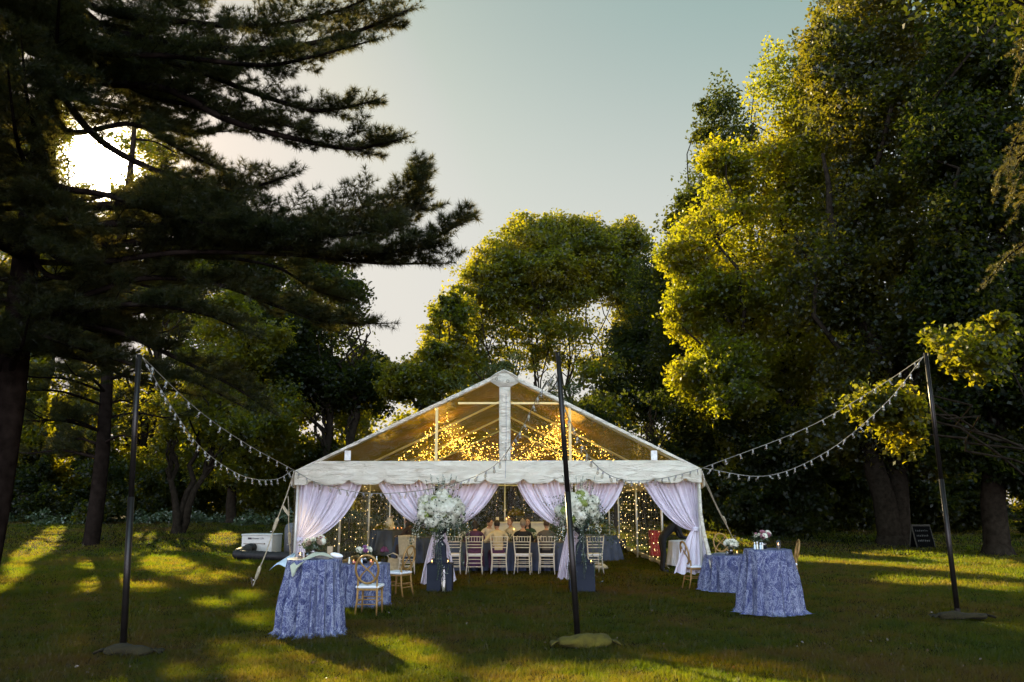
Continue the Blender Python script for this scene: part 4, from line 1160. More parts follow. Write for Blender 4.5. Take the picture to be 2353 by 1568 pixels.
def drape_cloth(root, r, h, hem, mat, seed, folds=13, amp=0.055, name='tablecloth', flare=0.12, lift=0.0, label=None, puddle=0.0):
    """floor length cloth over a round top, standing in folds"""
    rs = np.random.RandomState(seed); ph = rs.rand(8) * 6.28
    n, m = 220, 34
    rows = []
    for j in range(6):
        q = j / 5 * (r - 0.012)
        rows.append([Vector((q * math.cos(t), q * math.sin(t), h + 0.002 * math.sin(9 * t + j))) for t in np.linspace(0, 2 * PI, n + 1)])
    for j in range(m + 1):
        v = j / m; row = []
        for t in np.linspace(0, 2 * PI, n + 1):
            f = math.sin(folds * t + ph[0] + 0.7 * math.sin(2 * t + ph[1]) + 0.5 * v * math.sin(3 * t + ph[5]))
            f2 = math.sin(folds * 0.5 * 2 * t * 1.0 + ph[2] + 1.1 * math.sin(3 * t + ph[3]))
            g = ((1 - 2 * abs(math.sin(0.5 * (folds * t + ph[0] + 0.7 * math.sin(2 * t + ph[1]) + 0.5 * v * math.sin(3 * t + ph[5])))) ** 0.8) * 0.65 + 0.35 * f2) * (0.8 + 0.5 * math.sin(2 * t + ph[6]))
            rr = r + (flare * v + amp * g * min(1, v * 1.6) ** 0.8 + 0.02 * math.sin(2 * t + ph[4]) * v)
            z = h - 0.006 - (h - 0.006 - hem) * (v ** 0.96)
            if v > 0.93:
                rr += puddle * (v - 0.93) / 0.07 * (0.5 + 0.5 * g + 0.4 * math.sin(5 * t + ph[7]))
            z = max(0.004 + 0.012 * (1 + g), z + lift * max(0, math.sin(2 * t + ph[3])) * v)
            row.append(Vector((rr * math.cos(t), rr * math.sin(t), z)))
        rows.append(row)
    mb = MB(); mb.grid(rows)
    o = mb.build(name, mat, root, smooth=True)
    if label: o['label'] = label
    return o
def round_table(label, loc, r, h, mat, seed, cat='table', group=None, rz=0, **kw):
    t = thing('draped_table', label, cat, loc, rz, group)
    drape_cloth(t, r, h, 0.0, mat, seed, **kw)
    mb = MB(); mb.lathe([(0.0, h - 0.03), (r - 0.02, h - 0.03), (r - 0.02, h - 0.008), (0.0, h - 0.008)], n=30); mb.build('tabletop', M_wood, t)
    mb = MB(); mb.lathe([(0.26, 0.01), (0.26, 0.03), (0.04, 0.06), (0.035, h - 0.04), (0.12, h - 0.032)], n=14); mb.build('pedestal', M_black, t, smooth=True)
    return t
G1 = 'blue patterned tables on the lawn'
tA = gnd(716, 1458); tA.z = 0
tB_ = gnd(836, 1392); tB_.z = 0
tC = gnd(1772, 1410); tC.z = 0
tD = gnd(1672, 1358); tD.z = 0
tabA = round_table('tall blue patterned cocktail table on the left with a white runner over it', tA, 0.40, 1.08, M_blue, 61, group=G1, folds=17, flare=0.06, amp=0.12, puddle=0.12, lift=0.02)
tabB = round_table('low blue patterned table behind the tall left one, between two gold chairs', tB_, 0.46, 0.76, M_blue, 62, group=G1, folds=18, flare=0.05, amp=0.10, puddle=0.16)
tabC = round_table('tall blue patterned cocktail table on the right holding pink roses', tC, 0.40, 1.08, M_blue, 63, group=G1, folds=15, flare=0.09, amp=0.12, puddle=0.10)
tabD = round_table('low blue patterned table partly hidden behind the tall right one', tD, 0.45, 0.76, M_blue, 64, group=G1, folds=16, flare=0.07, amp=0.10, puddle=0.08)

# ------------------------------------------------------------------ gold chairs with looped oval backs
def loop_chair():
    t = thing('loop_back_chair', '', 'chair')
    mb = MB()      # seat frame, front is +y
    mb.box((-0.19, -0.19, 0.42), (0.19, 0.21, 0.455)); mb.build('seat_frame', M_gold, t, bevel=0.008)
    mb = MB(); mb.box((-0.205, -0.195, 0.457), (0.205, 0.225, 0.505)); mb.build('seat_pad', M_pad, t, bevel=0.02)
    for s in (-1, 1):
        mb = MB(); mb.tube([(s * 0.165, 0.18, 0.42), (s * 0.18, 0.2, 0.0)], [0.021, 0.014], 8); mb.build('leg', M_gold, t, smooth=True)
        mb = MB(); mb.tube([(s * 0.165, -0.185, 0.62), (s * 0.165, -0.175, 0.45), (s * 0.17, -0.19, 0.25), (s * 0.185, -0.25, 0.0)], [0.016, 0.021, 0.019, 0.014], 8); mb.build('leg', M_gold, t, smooth=True)
        mb = MB(); mb.tube([(s * 0.17, -0.195, 0.24), (s * 0.172, 0.19, 0.24)], 0.010, 6); mb.build('stretcher', M_gold, t)
    for y, z in ((-0.2, 0.28), (0.19, 0.28), (-0.2, 0.2)):
        mb = MB(); mb.tube([(-0.172, y, z), (0.172, y, z)], 0.010, 6); mb.build('stretcher', M_gold, t)
    zc, rx, rz = 0.775, 0.195, 0.235
    ring = [(rx * math.cos(q), -0.19 - 0.10 * (0.5 + 0.5 * math.sin(q)), zc + rz * math.sin(q)) for q in np.linspace(0, 2 * PI, 33)[:-1]]
    mb = MB(); mb.tube(ring, 0.021, 8, closed=True); mb.build('back_ring', M_gold, t, smooth=True)
    for s in (-1, 1):
        pts = []
        for i in range(17):
            v = i / 16; z = zc + rz * 0.93 - 1.86 * rz * v
            x = s * (0.112 * math.cos(PI * v) + 0.028 * math.sin(2 * PI * v) * (1 if v < .5 else 1))
            pts.append((x, -0.19 - 0.10 * (0.5 + 0.5 * (z - zc) / rz) + 0.004 * s, z))
        mb = MB(); mb.tube(pts, 0.014, 7); mb.build('back_loop', M_gold, t, smooth=True)
    return t
ch0 = loop_chair(); first = [True]
def gold_chair(label, loc, rz):
    o = ch0 if first[0] else copy_tree(ch0); first[0] = False
    o.location = loc; o.rotation_euler = (0, 0, R(rz)); o['label'] = label; o['group'] = 'gold loop-back chairs on the lawn'
def flat(p): return Vector((p.x, p.y, 0))
gold_chair('gold loop-back chair seen square from behind at the low left table', flat(gnd(848, 1414)), -4)
gold_chair('gold loop-back chair turned sideways right of the low left table', flat(gnd(915, 1372)), 62)
gold_chair('gold loop-back chair in profile beside the right corner curtain', flat(gnd(1600, 1353)), -78)
gold_chair('gold loop-back chair facing the camera behind the low right table', flat(gnd(1664, 1316)), 178)
gold_chair('gold loop-back chair whose back pokes out right of the tall right table', flat(gnd(1812, 1345)), 80)

# ------------------------------------------------------------------ white chiavari chairs
def chiavari():
    t = thing('ballroom_chair', '', 'chair')
    mb = MB(); mb.box((-0.19, -0.185, 0.425), (0.19, 0.20, 0.45)); mb.build('seat', M_cream, t, bevel=0.006)
    mb = MB(); mb.box((-0.195, -0.18, 0.452), (0.195, 0.205, 0.495)); mb.build('seat_pad', M_pad, t, bevel=0.018)
    for s in (-1, 1):
        mb = MB(); mb.tube([(s * 0.17, 0.18, 0.43), (s * 0.185, 0.19, 0.0)], [0.016, 0.012], 7); mb.build('leg', M_cream, t, smooth=True)
        mb = MB(); mb.tube([(s * 0.215, -0.25, 0.94), (s * 0.20, -0.215, 0.7), (s * 0.178, -0.18, 0.45), (s * 0.178, -0.18, 0.32), (s * 0.205, -0.23, 0.0)], [0.014, 0.015, 0.017, 0.016, 0.012], 7); mb.build('leg', M_cream, t, smooth=True)
        for z in (0.2, 0.3):
            mb = MB(); mb.tube([(s * 0.185, -0.195, z), (s * 0.178, 0.185, z)], 0.009, 6); mb.build('stretcher', M_cream, t)
    def bx(z): return 0.178 + (z - 0.45) * 0.075
    def by(z): return -0.18 - (z - 0.45) * 0.142
    for z in (0.915, 0.79, 0.72, 0.65):
        mb = MB(); mb.tube([(-bx(z), by(z), z), (0, by(z) - 0.012, z + (0.004 if z > 0.9 else 0)), (bx(z), by(z), z)], 0.0115, 7); mb.build('back_rail', M_cream, t, smooth=True)
    for i in range(5):
        u = (i + 1) / 6 * 2 - 1
        mb = MB(); mb.tube([(u * bx(0.79), by(0.79) - 0.008, 0.79), (u * bx(0.915), by(0.915) - 0.008, 0.915)], 0.0075, 6); mb.build('spindle', M_cream, t)
    for y, z in ((-0.188, 0.36), (-0.2, 0.27), (-0.205, 0.18), (0.185, 0.28), (0.187, 0.18)):
        mb = MB(); mb.tube([(-0.187, y, z), (0.187, y, z)], 0.009, 6); mb.build('stretcher', M_cream, t)
    return t
cv0 = chiavari(); cvf = [True]
def white_chair(label, px, py, rz):
    o = cv0 if cvf[0] else copy_tree(cv0); cvf[0] = False
    p = at(px, py, 21.95); o.location = (p.x, 21.95, 0); o.scale = (1.05,) * 3; o.rotation_euler = (0, 0, R(rz)); o['label'] = label; o['group'] = 'white ballroom chairs at the dinner tables'
    return o
WC = [(1040, 1312, 2, 'white ballroom chair just right of the left flower urn'), (1091, 1310, -2, 'white ballroom chair holding the guest in dark purple'),
      (1147, 1310, 0, 'white ballroom chair with a crumpled white bag under it'), (1203, 1311, -10, 'white ballroom chair behind the man in the dark suit'),
      (1257, 1311, -5, 'white ballroom chair behind the guest in the grey jacket'), (1364, 1300, 8, 'white ballroom chair partly hidden by the right flower urn')]
for (px, py, rz, lab) in WC: white_chair(lab, px, py, rz)
cc = white_chair('white ballroom chair wearing a beige canvas back cover', 935, 1310, 4)
mb = MB(); rows = []
for j in range(9):
    v = j / 8; z = 0.955 - 0.52 * v; yb = -0.18 - (z - 0.45) * 0.142 - 0.028
    rows.append([Vector((u * (0.178 + (z - 0.45) * 0.075 + 0.012), yb + 0.006 * math.sin(7 * u + 6 * v), z + 0.008 * math.cos(3 * u))) for u in np.linspace(-1, 1, 13)])
mb.grid(rows); mb.build('back_cover', plain('beige_canvas', (0.50, 0.42, 0.27), 0.9, var=0.15, bump=0.3), cc, smooth=True, solid=0.01)

# ------------------------------------------------------------------ tables inside the tent
p = gnd(893, 1276); cake_t = round_table('slate draped cake table at the back left of the tent', (p.x, p.y + 0.4, 0), 0.72, 0.86, M_slate, 65, flare=0.22, amp=0.06, folds=10)
p = gnd(958, 1296); rt2 = round_table('round dinner table in blue-grey linen behind the left flower urn', (p.x, p.y + 0.9, 0), 0.80, 0.76, M_bluegrey, 66, flare=0.14, amp=0.06, folds=14)
p = gnd(1392, 1292); rt3 = round_table('round dinner table in grey-blue linen behind the right flower urn', (p.x - 0.25, p.y + 0.9, 0), 0.75, 0.78, M_bluegrey, 67, flare=0.14, amp=0.06, folds=14)
p = gnd(1582, 1308); side_t = round_table('small white draped side table by the right corner curtain', (p.x, p.y + 0.35, 0), 0.46, 0.76, M_white, 68, flare=0.10, amp=0.04, folds=13, lift=0.10)
lt0, lt1 = at(1020, 1290, 23.6), at(1292, 1290, 23.6)
lt = thing('long_dinner_table', 'long dinner table in blue linen down the middle of the tent', 'table', ((lt0.x + lt1.x) / 2, 23.05, 0))
hw = (lt1.x - lt0.x) / 2
mb = MB(); mb.box((-hw, -0.46, 0.735), (hw, 0.46, 0.762)); mb.build('tabletop', M_wood, lt)
mb = MB(); rows = []
loop = []
nx_ = 120
for i in range(nx_): loop.append((-hw - 0.02 + (2 * hw + 0.04) * i / nx_, -0.48, 0, -1))
for i in range(24): loop.append((hw + 0.02, -0.48 + 0.96 * i / 24, 1, 0))
for i in range(nx_): loop.append((hw + 0.02 - (2 * hw + 0.04) * i / nx_, 0.48, 0, 1))
for i in range(24): loop.append((-hw - 0.02, 0.48 - 0.96 * i / 24, -1, 0))
loop.append(loop[0])
for j in range(12):
    v = j / 11
    rows.append([Vector((x + ox * (0.05 * v + 0.04 * v * math.sin(k * 0.75)), y + oy * (0.05 * v + 0.045 * v * math.sin(k * 0.62 + math.sin(k * 0.17))), 0.768 - 0.75 * v)) for k, (x, y, ox, oy) in enumerate(loop)])
mb.grid(rows)
mb.add([(-hw - 0.02, -0.48, 0.768), (hw + 0.02, -0.48, 0.768), (hw + 0.02, 0.48, 0.768), (-hw - 0.02, 0.48, 0.768)], [(0, 1, 2, 3)])
mb.build('tablecloth', M_bluegrey, lt, smooth=False)
for sx in (-1, 1):
    for sy in (-1, 1):
        mb = MB(); mb.tube([(sx * (hw - 0.1), sy * 0.38, 0), (sx * (hw - 0.1), sy * 0.38, 0.735)], 0.025, 6); mb.build('leg', M_black, lt)
# white bar at the back
b0, b1 = at(1128, 1200, 28.4), at(1262, 1200, 28.4)
bar = thing('bar_counter', 'white panelled bar counter at the back of the tent', 'bar', ((b0.x + b1.x) / 2, 28.6, 0))
hb_ = (b1.x - b0.x) / 2
M_barw = plain('white_bar_paint', (0.62, 0.58, 0.50), 0.5, var=0.08)
mb = MB(); mb.box((-hb_, -0.25, 0), (hb_, 0.25, 1.10)); mb.build('body', M_barw, bar, bevel=0.01)
mb = MB(); mb.box((-hb_ - 0.05, -0.32, 1.103), (hb_ + 0.05, 0.32, 1.15)); mb.build('counter_top', M_barw, bar, bevel=0.008)
for i in range(3):
    w = 2 * hb_ / 3; x0 = -hb_ + w * i + 0.08
    mb = MB(); mb.box((x0, -0.27, 0.15), (x0 + w - 0.16, -0.253, 0.98)); mb.build('panel', M_barw, bar, bevel=0.006)

# ------------------------------------------------------------------ poles of the string lights and their weight bags
M_pole = plain('dark_bronze_pole', (0.022, 0.018, 0.016), 0.35, 0.6, 0.3, 6)
def pole(label, base, top, Y, r=0.042, light=False):
    p0 = gnd(*base); p0.z = 0.02; p1 = at(top[0], top[1], p0.y)
    o = thing('light_pole', label, 'pole', p0, group='poles carrying the strings of bulbs')
    mb = MB(off=p0); mb.tube([p0, p0.lerp(p1, 0.5)], r, 14); mb.build('lower_tube', M_pole, o, smooth=True)
    mb = MB(off=p0); mb.tube([p0.lerp(p1, 0.49), p1], r * 0.86, 14); mb.build('upper_tube', M_pole, o, smooth=True)
    mb = MB(off=p0); mb.lathe([(0.0, 0.0), (0.12, 0.0), (0.12, 0.012), (0.05, 0.02), (0.05, 0.10)], (p0.x, p0.y, 0.005), 16); mb.build('base_plate', M_pole, o)
    mb = MB(off=p0); q = p0.lerp(p1, 0.985); mb.tube([q + Vector((0, -r * 0.8, 0)), q + Vector((0, -r - 0.03, 0.01)), q + Vector((0, -r - 0.04, 0.04))], 0.006, 6); mb.build('hook', M_chrome, o)
    return p0, p1
PL0, PL1 = pole('dark pole at far left carrying two strings of bulbs', (282, 1497), (319, 815), 11)
PC0, PC1 = pole('leaning dark pole standing in front of the tent peak', (1328, 1476), (1282, 811), 11.6)
PR0, PR1 = pole('dark pole at far right carrying two strings of bulbs', (2201, 1413), (2127, 811), 14.3)
M_bag = plain('moss_green_cloth', (0.062, 0.050, 0.003), 0.95, var=0.35, scale=9, bump=0.8, bscale=60)
M_bagd = plain('dark_moss_cloth', (0.016, 0.012, 0.002), 0.95, var=0.4, scale=9, bump=0.8, bscale=60)
def bag(label, c, L, Wd, H, mat, seed, rz=0):
    rs = np.random.RandomState(seed); ph = rs.rand(6) * 6
    o = thing('weight_bag', label, 'weight bag', (c.x, c.y, 0), R(rz), group='cloth weight bags at the pole feet')
    rows = []; n, m = 34, 24
    for i in range(n + 1):
        u = i / n * 2 - 1; s = max(0.02, 1 - abs(u) ** 5) ** 0.5
        row = []
        for k in range(m + 1):
            t = 2 * PI * k / m
            wob = 1 + 0.10 * math.sin(3 * t + 4 * u + ph[0]) + 0.09 * math.sin(7 * u + ph[1]) + 0.05 * math.sin(5 * t + 11 * u + ph[2])
            y = math.cos(t) * Wd * s * wob; z = H * 0.5 + math.sin(t) * H * 0.5 * s * wob * (1 + 0.25 * math.sin(2.5 * u + ph[3]))
            row.append(Vector((u * L, y + 0.03 * math.sin(3 * u + ph[4]), max(0.0, z))))
        rows.append(row)
    mb = MB(); mb.grid(rows); mb.build('body', mat, o, smooth=True)
    for s in (-1, 1):
        mb = MB(); rows = []
        for i in range(4):
            rows.append([Vector((s * (L * 0.97 + 0.035 * i), (k / 6 - 0.5) * Wd * (1.1 + 0.25 * i), 0.03 + H * 0.4 * (1 - i / 5) + 0.02 * math.sin(k * 2 + i))) for k in range(7)])
        mb.grid(rows); mb.build('tied_end', mat, o, smooth=True, solid=0.008)
q = gnd(1345, 1490); bag('moss green weight bag at the foot of the leaning centre pole', q, 0.37, 0.13, 0.17, M_bag, 71, 3)
q = gnd(296, 1508); bag('dark weight bag at the foot of the far left pole', q, 0.32, 0.11, 0.13, M_bagd, 72, 0)
q = gnd(2212, 1424); bag('dark weight bag at the foot of the far right pole', q, 0.40, 0.13, 0.12, M_bagd, 73, 0)

# ------------------------------------------------------------------ strings of bulbs
M_cable = plain('white_cable', (0.26, 0.24, 0.19), 0.6)
M_socket = plain('white_socket', (0.27, 0.26, 0.24), 0.4)
M_bulb = glassy('bulb_glass', (0.90, 0.87, 0.80), 0.06, 0.05)
ms_ = MB(); ms_.lathe([(0.0, 0.0), (0.016, -0.002), (0.02, -0.02), (0.022, -0.055), (0.018, -0.062), (0.0, -0.062)], n=10)
sock0 = ms_.build('bulb_socket', M_socket, None, smooth=True)
mg_ = MB(); mg_.lathe([(0.017, -0.058), (0.02, -0.07), (0.031, -0.10), (0.033, -0.118), (0.027, -0.14), (0.013, -0.153), (0.0, -0.156)], n=12)
mg_.m = 1; mg_.lathe([(0.003, -0.062), (0.008, -0.1), (0.003, -0.13)], n=5)
gl0 = mg_.build('bulb_glass', [M_bulb, M_cable], None, smooth=True)
ME_S, ME_G = sock0.data, gl0.data
bpy.data.objects.remove(sock0); bpy.data.objects.remove(gl0)
def strand(label, pts, n, seed, sag=0.0):
    """pts: 3-D points the cable passes; n bulbs"""
    rs = np.random.RandomState(seed)
    P = catmull([np.array(p) for p in pts], 60) if len(pts) > 2 else np.array([np.array(pts[0]) * (1 - t) + np.array(pts[1]) * t - np.array([0, 0, sag * 4 * t * (1 - t)]) for t in np.linspace(0, 1, 60)])
    o = thing('string_light', label, 'string lights', Vector(P[0]), group='strings of clear bulbs')
    mb = MB(off=Vector(P[0])); mb.tube([Vector(p) for p in P], 0.008, 5); mb.build('cable', M_cable, o, smooth=True)
    d = np.concatenate([[0], np.cumsum(np.linalg.norm(np.diff(P, axis=0), axis=1))])
    for i in range(n):
        s = d[-1] * (i + 0.6 + 0.25 * rs.rand()) / (n + 0.6)
        q = np.array([np.interp(s, d, P[:, k]) for k in range(3)])
        b = link('bulb_socket', ME_S, o, Vector(q - P[0]) - Vector((0, 0, 0.006)))
        b.rotation_euler = (rs.normal() * 0.22, rs.normal() * 0.35, rs.rand() * 6)
        b.scale = (0.82,) * 3
        link('bulb_glass', ME_G, b)
LC, RC = T(674, 1080, -0.05), T(1614, 1076, -0.05)
def mix(p0, p1, t, px, py):      # point of the survey line at a distance between the two ends
    return at(px, py, p0.y + (p1.y - p0.y) * t)
hl = at(328, 822, PL1.y); hr = at(2122, 820, PR1.y); hc = at(1276, 858, PC1.y - 0.05)
strand('nearly straight string of bulbs from the far left pole to the left tent corner', [hl, mix(hl, LC, .3, 452, 940), mix(hl, LC, .62, 562, 1018), LC], 14, 81)
strand('deeply sagging string of bulbs from the far left pole to the left tent corner', [hl, mix(hl, LC, .22, 397, 940), mix(hl, LC, .45, 468, 1035), mix(hl, LC, .7, 560, 1095), mix(hl, LC, .88, 632, 1102), LC], 27, 82)
strand('nearly straight string of bulbs from the far right pole to the right tent corner', [hr, mix(hr, RC, .25, 2020, 888), mix(hr, RC, .6, 1850, 985), RC], 16, 83)
strand('deeply sagging string of bulbs from the far right pole to the right tent corner', [hr, mix(hr, RC, .2, 2032, 930), mix(hr, RC, .5, 1900, 1038), mix(hr, RC, .8, 1760, 1094), RC], 26, 84)
strand('string of bulbs running left from the centre pole across the valance', [hc, mix(hc, LC, .12, 1240, 905), mix(hc, LC, .28, 1190, 1000), mix(hc, LC, .45, 1125, 1078), mix(hc, LC, .62, 1000, 1122), mix(hc, LC, .8, 850, 1134), mix(hc, LC, .93, 735, 1112), LC], 36, 85)
strand('string of bulbs running right from the centre pole along the valance edge', [hc, mix(hc, RC, .15, 1306, 960), mix(hc, RC, .4, 1368, 1068), mix(hc, RC, .6, 1440, 1104), mix(hc, RC, .8, 1530, 1098), RC], 24, 86)
# ------------------------------------------------------------------ fairy lights
M_fairy = emit('fairy_glow', (1.0, 0.56, 0.10), 13.0, 'NONE')
M_fairy_w = emit('fairy_glow_pale', (1.0, 0.68, 0.25), 2.2, 'NONE')
M_wire = plain('thin_wire', (0.25, 0.22, 0.15), 0.5)
OCT = np.array([(1,0,0),(0,1,0),(-1,0,0),(0,-1,0),(0,0,1),(0,0,-1)], float)
OF = [(0,1,4),(1,2,4),(2,3,4),(3,0,4),(1,0,5),(2,1,5),(3,2,5),(0,3,5)]
def fairy(name, label, strings, r, mat, seed, group):
    """strings: list of arrays of points (bulb positions)"""
    rs = np.random.RandomState(seed)
    c0 = Vector(strings[0][0])
    o = thing(name, label, 'fairy lights', c0, group=group)
    mb = MB(off=c0)
    for s in strings:
        mb.tube([Vector(p) for p in s[::max(1, len(s) // 24)]], 0.002, 3, caps=False)
    mb.build('wire', M_wire, o)
    P = np.concatenate(strings); n = len(P)
    P = P[rs.rand(n) < 0.78]; n = len(P)
    P = P + rs.normal(size=P.shape) * 0.035
    rr = r * (0.45 + 0.9 * rs.rand(n))
    V = P[:, None, :] + OCT[None] * rr[:, None, None]
    V = V[:, [i for f in OF for i in f], :].reshape(-1, 3)
    b = np_mesh('bulb', V - np.array(c0), 3, mat, o); b['kind'] = 'stuff'
    return o
rs = np.random.RandomState(91)
GF = 'fairy lights inside the tent'
def world_at(px, py): 
    p = T(px, py); return np.array([p.x, p.z])
eL, aL, mid, aR, eR = world_at(880, 1064), world_at(1003, 955), world_at(1150, 1032), world_at(1293, 952), world_at(1420, 1062)
def swag(p, q, sag, n, Y, rs, spread):
    j = rs.normal(size=4) * spread
    k_ = (Y / 19.4) ** 0.55
    p = np.array([max(XL + 0.2, XM + (p[0] - XM) * k_), p[1]]); q = np.array([min(XR - 0.2, XM + (q[0] - XM) * k_), q[1]])
    t = np.sort(rs.rand(n))
    x = p[0] + (q[0] - p[0]) * t + j[0] * 0.5; z = p[1] + (q[1] - p[1]) * t - sag * (1 + j[1]) * 4 * t * (1 - t) + j[2] * 0.6
    y = Y + j[3] * 3 + 0.3 * np.sin(t * 3 + j[0] * 9)
    return np.stack([x + rs.normal(size=n) * 0.015, y, z + rs.normal(size=n) * 0.02], 1)
for k, (Y, lab) in enumerate(((19.4, 'swag of fairy lights nearest the front gable'), (22.6, 'swag of fairy lights second from the front gable'), (26.0, 'swag of fairy lights third from the front gable'), (29.4, 'swag of fairy lights farthest back under the roof'))):
    st = []
    for i in range(3): st.append(swag(eL, aL, 0.03, 40, Y, rs, 0.13))
    for i in range(4):
        c = np.array([XM + 0.1, mid[1] + 0.0]); 
        st.append(swag(aL, aR, aL[1] - mid[1] + 0.08, 52, Y, rs, 0.17))
    for i in range(3): st.append(swag(aL, aR, aL[1] - mid[1] - 0.12, 44, Y, rs, 0.16))
    for i in range(3): st.append(swag(aR, eR, 0.10, 40, Y, rs, 0.22))
    for i in range(2):
        q = aR + np.array([-0.25 - 0.15 * i, -0.55 - 0.1 * i]); st.append(swag(aR, q + np.array([0.5, -0.35]), 0.12, 26, Y, rs, 0.15))
    fairy('fairy_light_swag', lab, st, 0.0062, M_fairy, 92 + k, GF)
# the warm light the strings give off under the roof
for k, (x, y) in enumerate(((-1.7, 21.0), (1.3, 21.0), (-1.7, 27.5), (1.3, 27.5))):
    pl_ = bpy.data.lights.new('fairy_lamp', 'POINT'); pl_.energy = 25.0; pl_.color = (1.0, 0.52, 0.09); pl_.shadow_soft_size = 0.35
    po = bpy.data.objects.new('fairy_lamp', pl_); COL.objects.link(po); po.location = (x, y, 3.55)
def wall_strings(kind):
    st = []
    if kind == 'back':
        for x in np.arange(XL + 0.3, XR - 0.2, 0.36): st.append(np.stack([np.full(15, x) + rs.normal(size=15) * 0.02, np.full(15, TB - 0.12), np.linspace(ZE - 0.15, 0.35, 15) + rs.rand() * 0.1], 1))
    else:
        x = XL + 0.16 if kind == 'left' else XR - 0.16
        for y in np.arange(TY + 0.6 if kind == 'left' else 23.0, TB - 0.3, 0.75 if kind == 'left' else 0.5): st.append(np.stack([np.full(11, x) + rs.normal(size=11) * 0.02, np.full(11, y) + rs.normal(size=11) * 0.04, np.linspace(ZE - 0.15, 0.22, 11) + rs.rand() * 0.12], 1))
    return st
fairy('fairy_light_curtain', 'hanging fairy lights on the clear back wall of the tent', wall_strings('back'), 0.010, M_fairy_w, 97, GF)
fairy('fairy_light_curtain', 'hanging fairy lights on the right-hand clear wall of the tent', wall_strings('right'), 0.0125, M_fairy_w, 98, GF)
fairy('fairy_light_curtain', 'hanging fairy lights on the left-hand clear wall of the tent', wall_strings('left'), 0.010, M_fairy_w, 99, GF)

# ------------------------------------------------------------------ flowers
def petal_mat(name, a, b, tr=0.35):
    return leaf_mat(name, [tuple(x * 0.85 for x in a), a, b], [a, b, b], tr, 0.02, 0.5, 3.0, 25.0)
M_ivory = petal_mat('ivory_petals', (0.80, 0.78, 0.64), (0.90, 0.89, 0.80))
M_limegreen = petal_mat('lime_petals', (0.28, 0.34, 0.07), (0.40, 0.45, 0.14))
M_pink = petal_mat('pink_petals', (0.50, 0.24, 0.30), (0.66, 0.38, 0.42))
M_blush = petal_mat('blush_petals', (0.62, 0.48, 0.38), (0.72, 0.60, 0.50))
M_mauve = petal_mat('mauve_petals', (0.36, 0.14, 0.36), (0.50, 0.25, 0.48))
M_green = leaf_mat('bouquet_leaves', [(0.015, 0.03, 0.014), (0.03, 0.055, 0.022), (0.06, 0.09, 0.04)], [(0.05, 0.09, 0.02), (0.1, 0.15, 0.03), (0.15, 0.2, 0.04)], 0.3, 0.06, 0.35, 4.0, 30.0)
M_greypale = leaf_mat('eucalyptus_leaves', [(0.05, 0.08, 0.05), (0.09, 0.12, 0.08), (0.14, 0.17, 0.11)], [(0.06, 0.09, 0.04)] * 3, 0.25, 0.05, 0.4, 4.0, 30.0)
def bloom_mesh(name, R_, n, ps, mat, seed):
    rs = np.random.RandomState(seed)
    d = rdir(n, rs); d[:, 2] = np.abs(d[:, 2]) * 1.0 - 0.25; d = nrm(d)
    C = d * (R_ * (0.75 + 0.3 * rs.rand(n)))[:, None]
    o = np_mesh(name, leaf_quads(C, np.full(n, ps) * (0.8 + 0.4 * rs.rand(n)), d * 2.2, rs, droop=0, slim=0.95), 4, mat)
    me = o.data; bpy.data.objects.remove(o); return me
HYD = [bloom_mesh('bloom', 0.09, 190, 0.05, M_ivory, 101), bloom_mesh('bloom', 0.08, 160, 0.048, M_ivory, 102), bloom_mesh('bloom', 0.07, 130, 0.045, M_limegreen, 103)]
def rose_mesh(name, R_, mat, seed):
    rs = np.random.RandomState(seed); V = []
    for ring in range(5):
        k = 4 + ring; rad = R_ * (0.15 + 0.2 * ring); zt = R_ * (0.75 - 0.12 * ring)
        for i in range(k):
            a = 2 * PI * (i + 0.4 * ring) / k; w = 2 * PI / k * 0.75
            for (a0, a1) in ((a - w, a), (a, a + w)):
                V += [(rad * 0.5 * math.cos(a0), rad * 0.5 * math.sin(a0), -R_ * 0.4), (rad * 0.5 * math.cos(a1), rad * 0.5 * math.sin(a1), -R_ * 0.4),
                      (rad * 1.1 * math.cos(a1), rad * 1.1 * math.sin(a1), zt + R_ * 0.1 * rs.rand()), (rad * 1.1 * math.cos(a0), rad * 1.1 * math.sin(a0), zt)]
    o = np_mesh(name, np.array(V), 4, mat); me = o.data; bpy.data.objects.remove(o); return me
ROSE = {k: rose_mesh('bloom', 0.045, m, 104 + i) for i, (k, m) in enumerate((('ivory', M_ivory), ('pink', M_pink), ('blush', M_blush), ('mauve', M_mauve)))}
def put_bloom(me, parent, p, d, s=1.0, rs=rng):
    o = link('bloom', me, parent, Vector(p))
    o.rotation_mode = 'QUATERNION'; o.rotation_quaternion = Vector(d).to_track_quat('Z', 'Y') @ Quaternion((0, 0, 1), rs.rand() * 6)
    o.scale = (s, s, s); return o
def sprig(C, S, U, p, d, L, n, size, rs, droop):
    q = np.array(p, float); dd = np.array(d, float); pts = [q.copy()]
    for i in range(n):
        dd = nrm(dd + np.array([0, 0, -droop]) + rs.normal(size=3) * 0.10); q = q + dd * L / n; pts.append(q.copy())
        for s in (-1, 1):
            C.append(q + nrm(np.cross(dd, [0, 0, 1]) + 0.3) * s * size * 0.5 + rs.normal(size=3) * 0.012); S.append(size * (0.7 + 0.6 * rs.rand())); U.append(nrm(np.array([0, -0.6, 0.6]) + rs.normal(size=3) * 0.5))
    return pts
M_urn = plain('charcoal_urn', (0.018, 0.018, 0.022), 0.6, var=0.3, bump=0.2)
M_plinth = plain('slate_blue_paint', (0.022, 0.025, 0.036), 0.8, var=0.12, scale=4, spec=0.1)
M_wax = plain('ivory_wax', (0.75, 0.70, 0.55), 0.5, var=0.05, trans=0.35)
M_flame = emit('candle_flame', (1.0, 0.45, 0.10), 10.0, 'NONE')
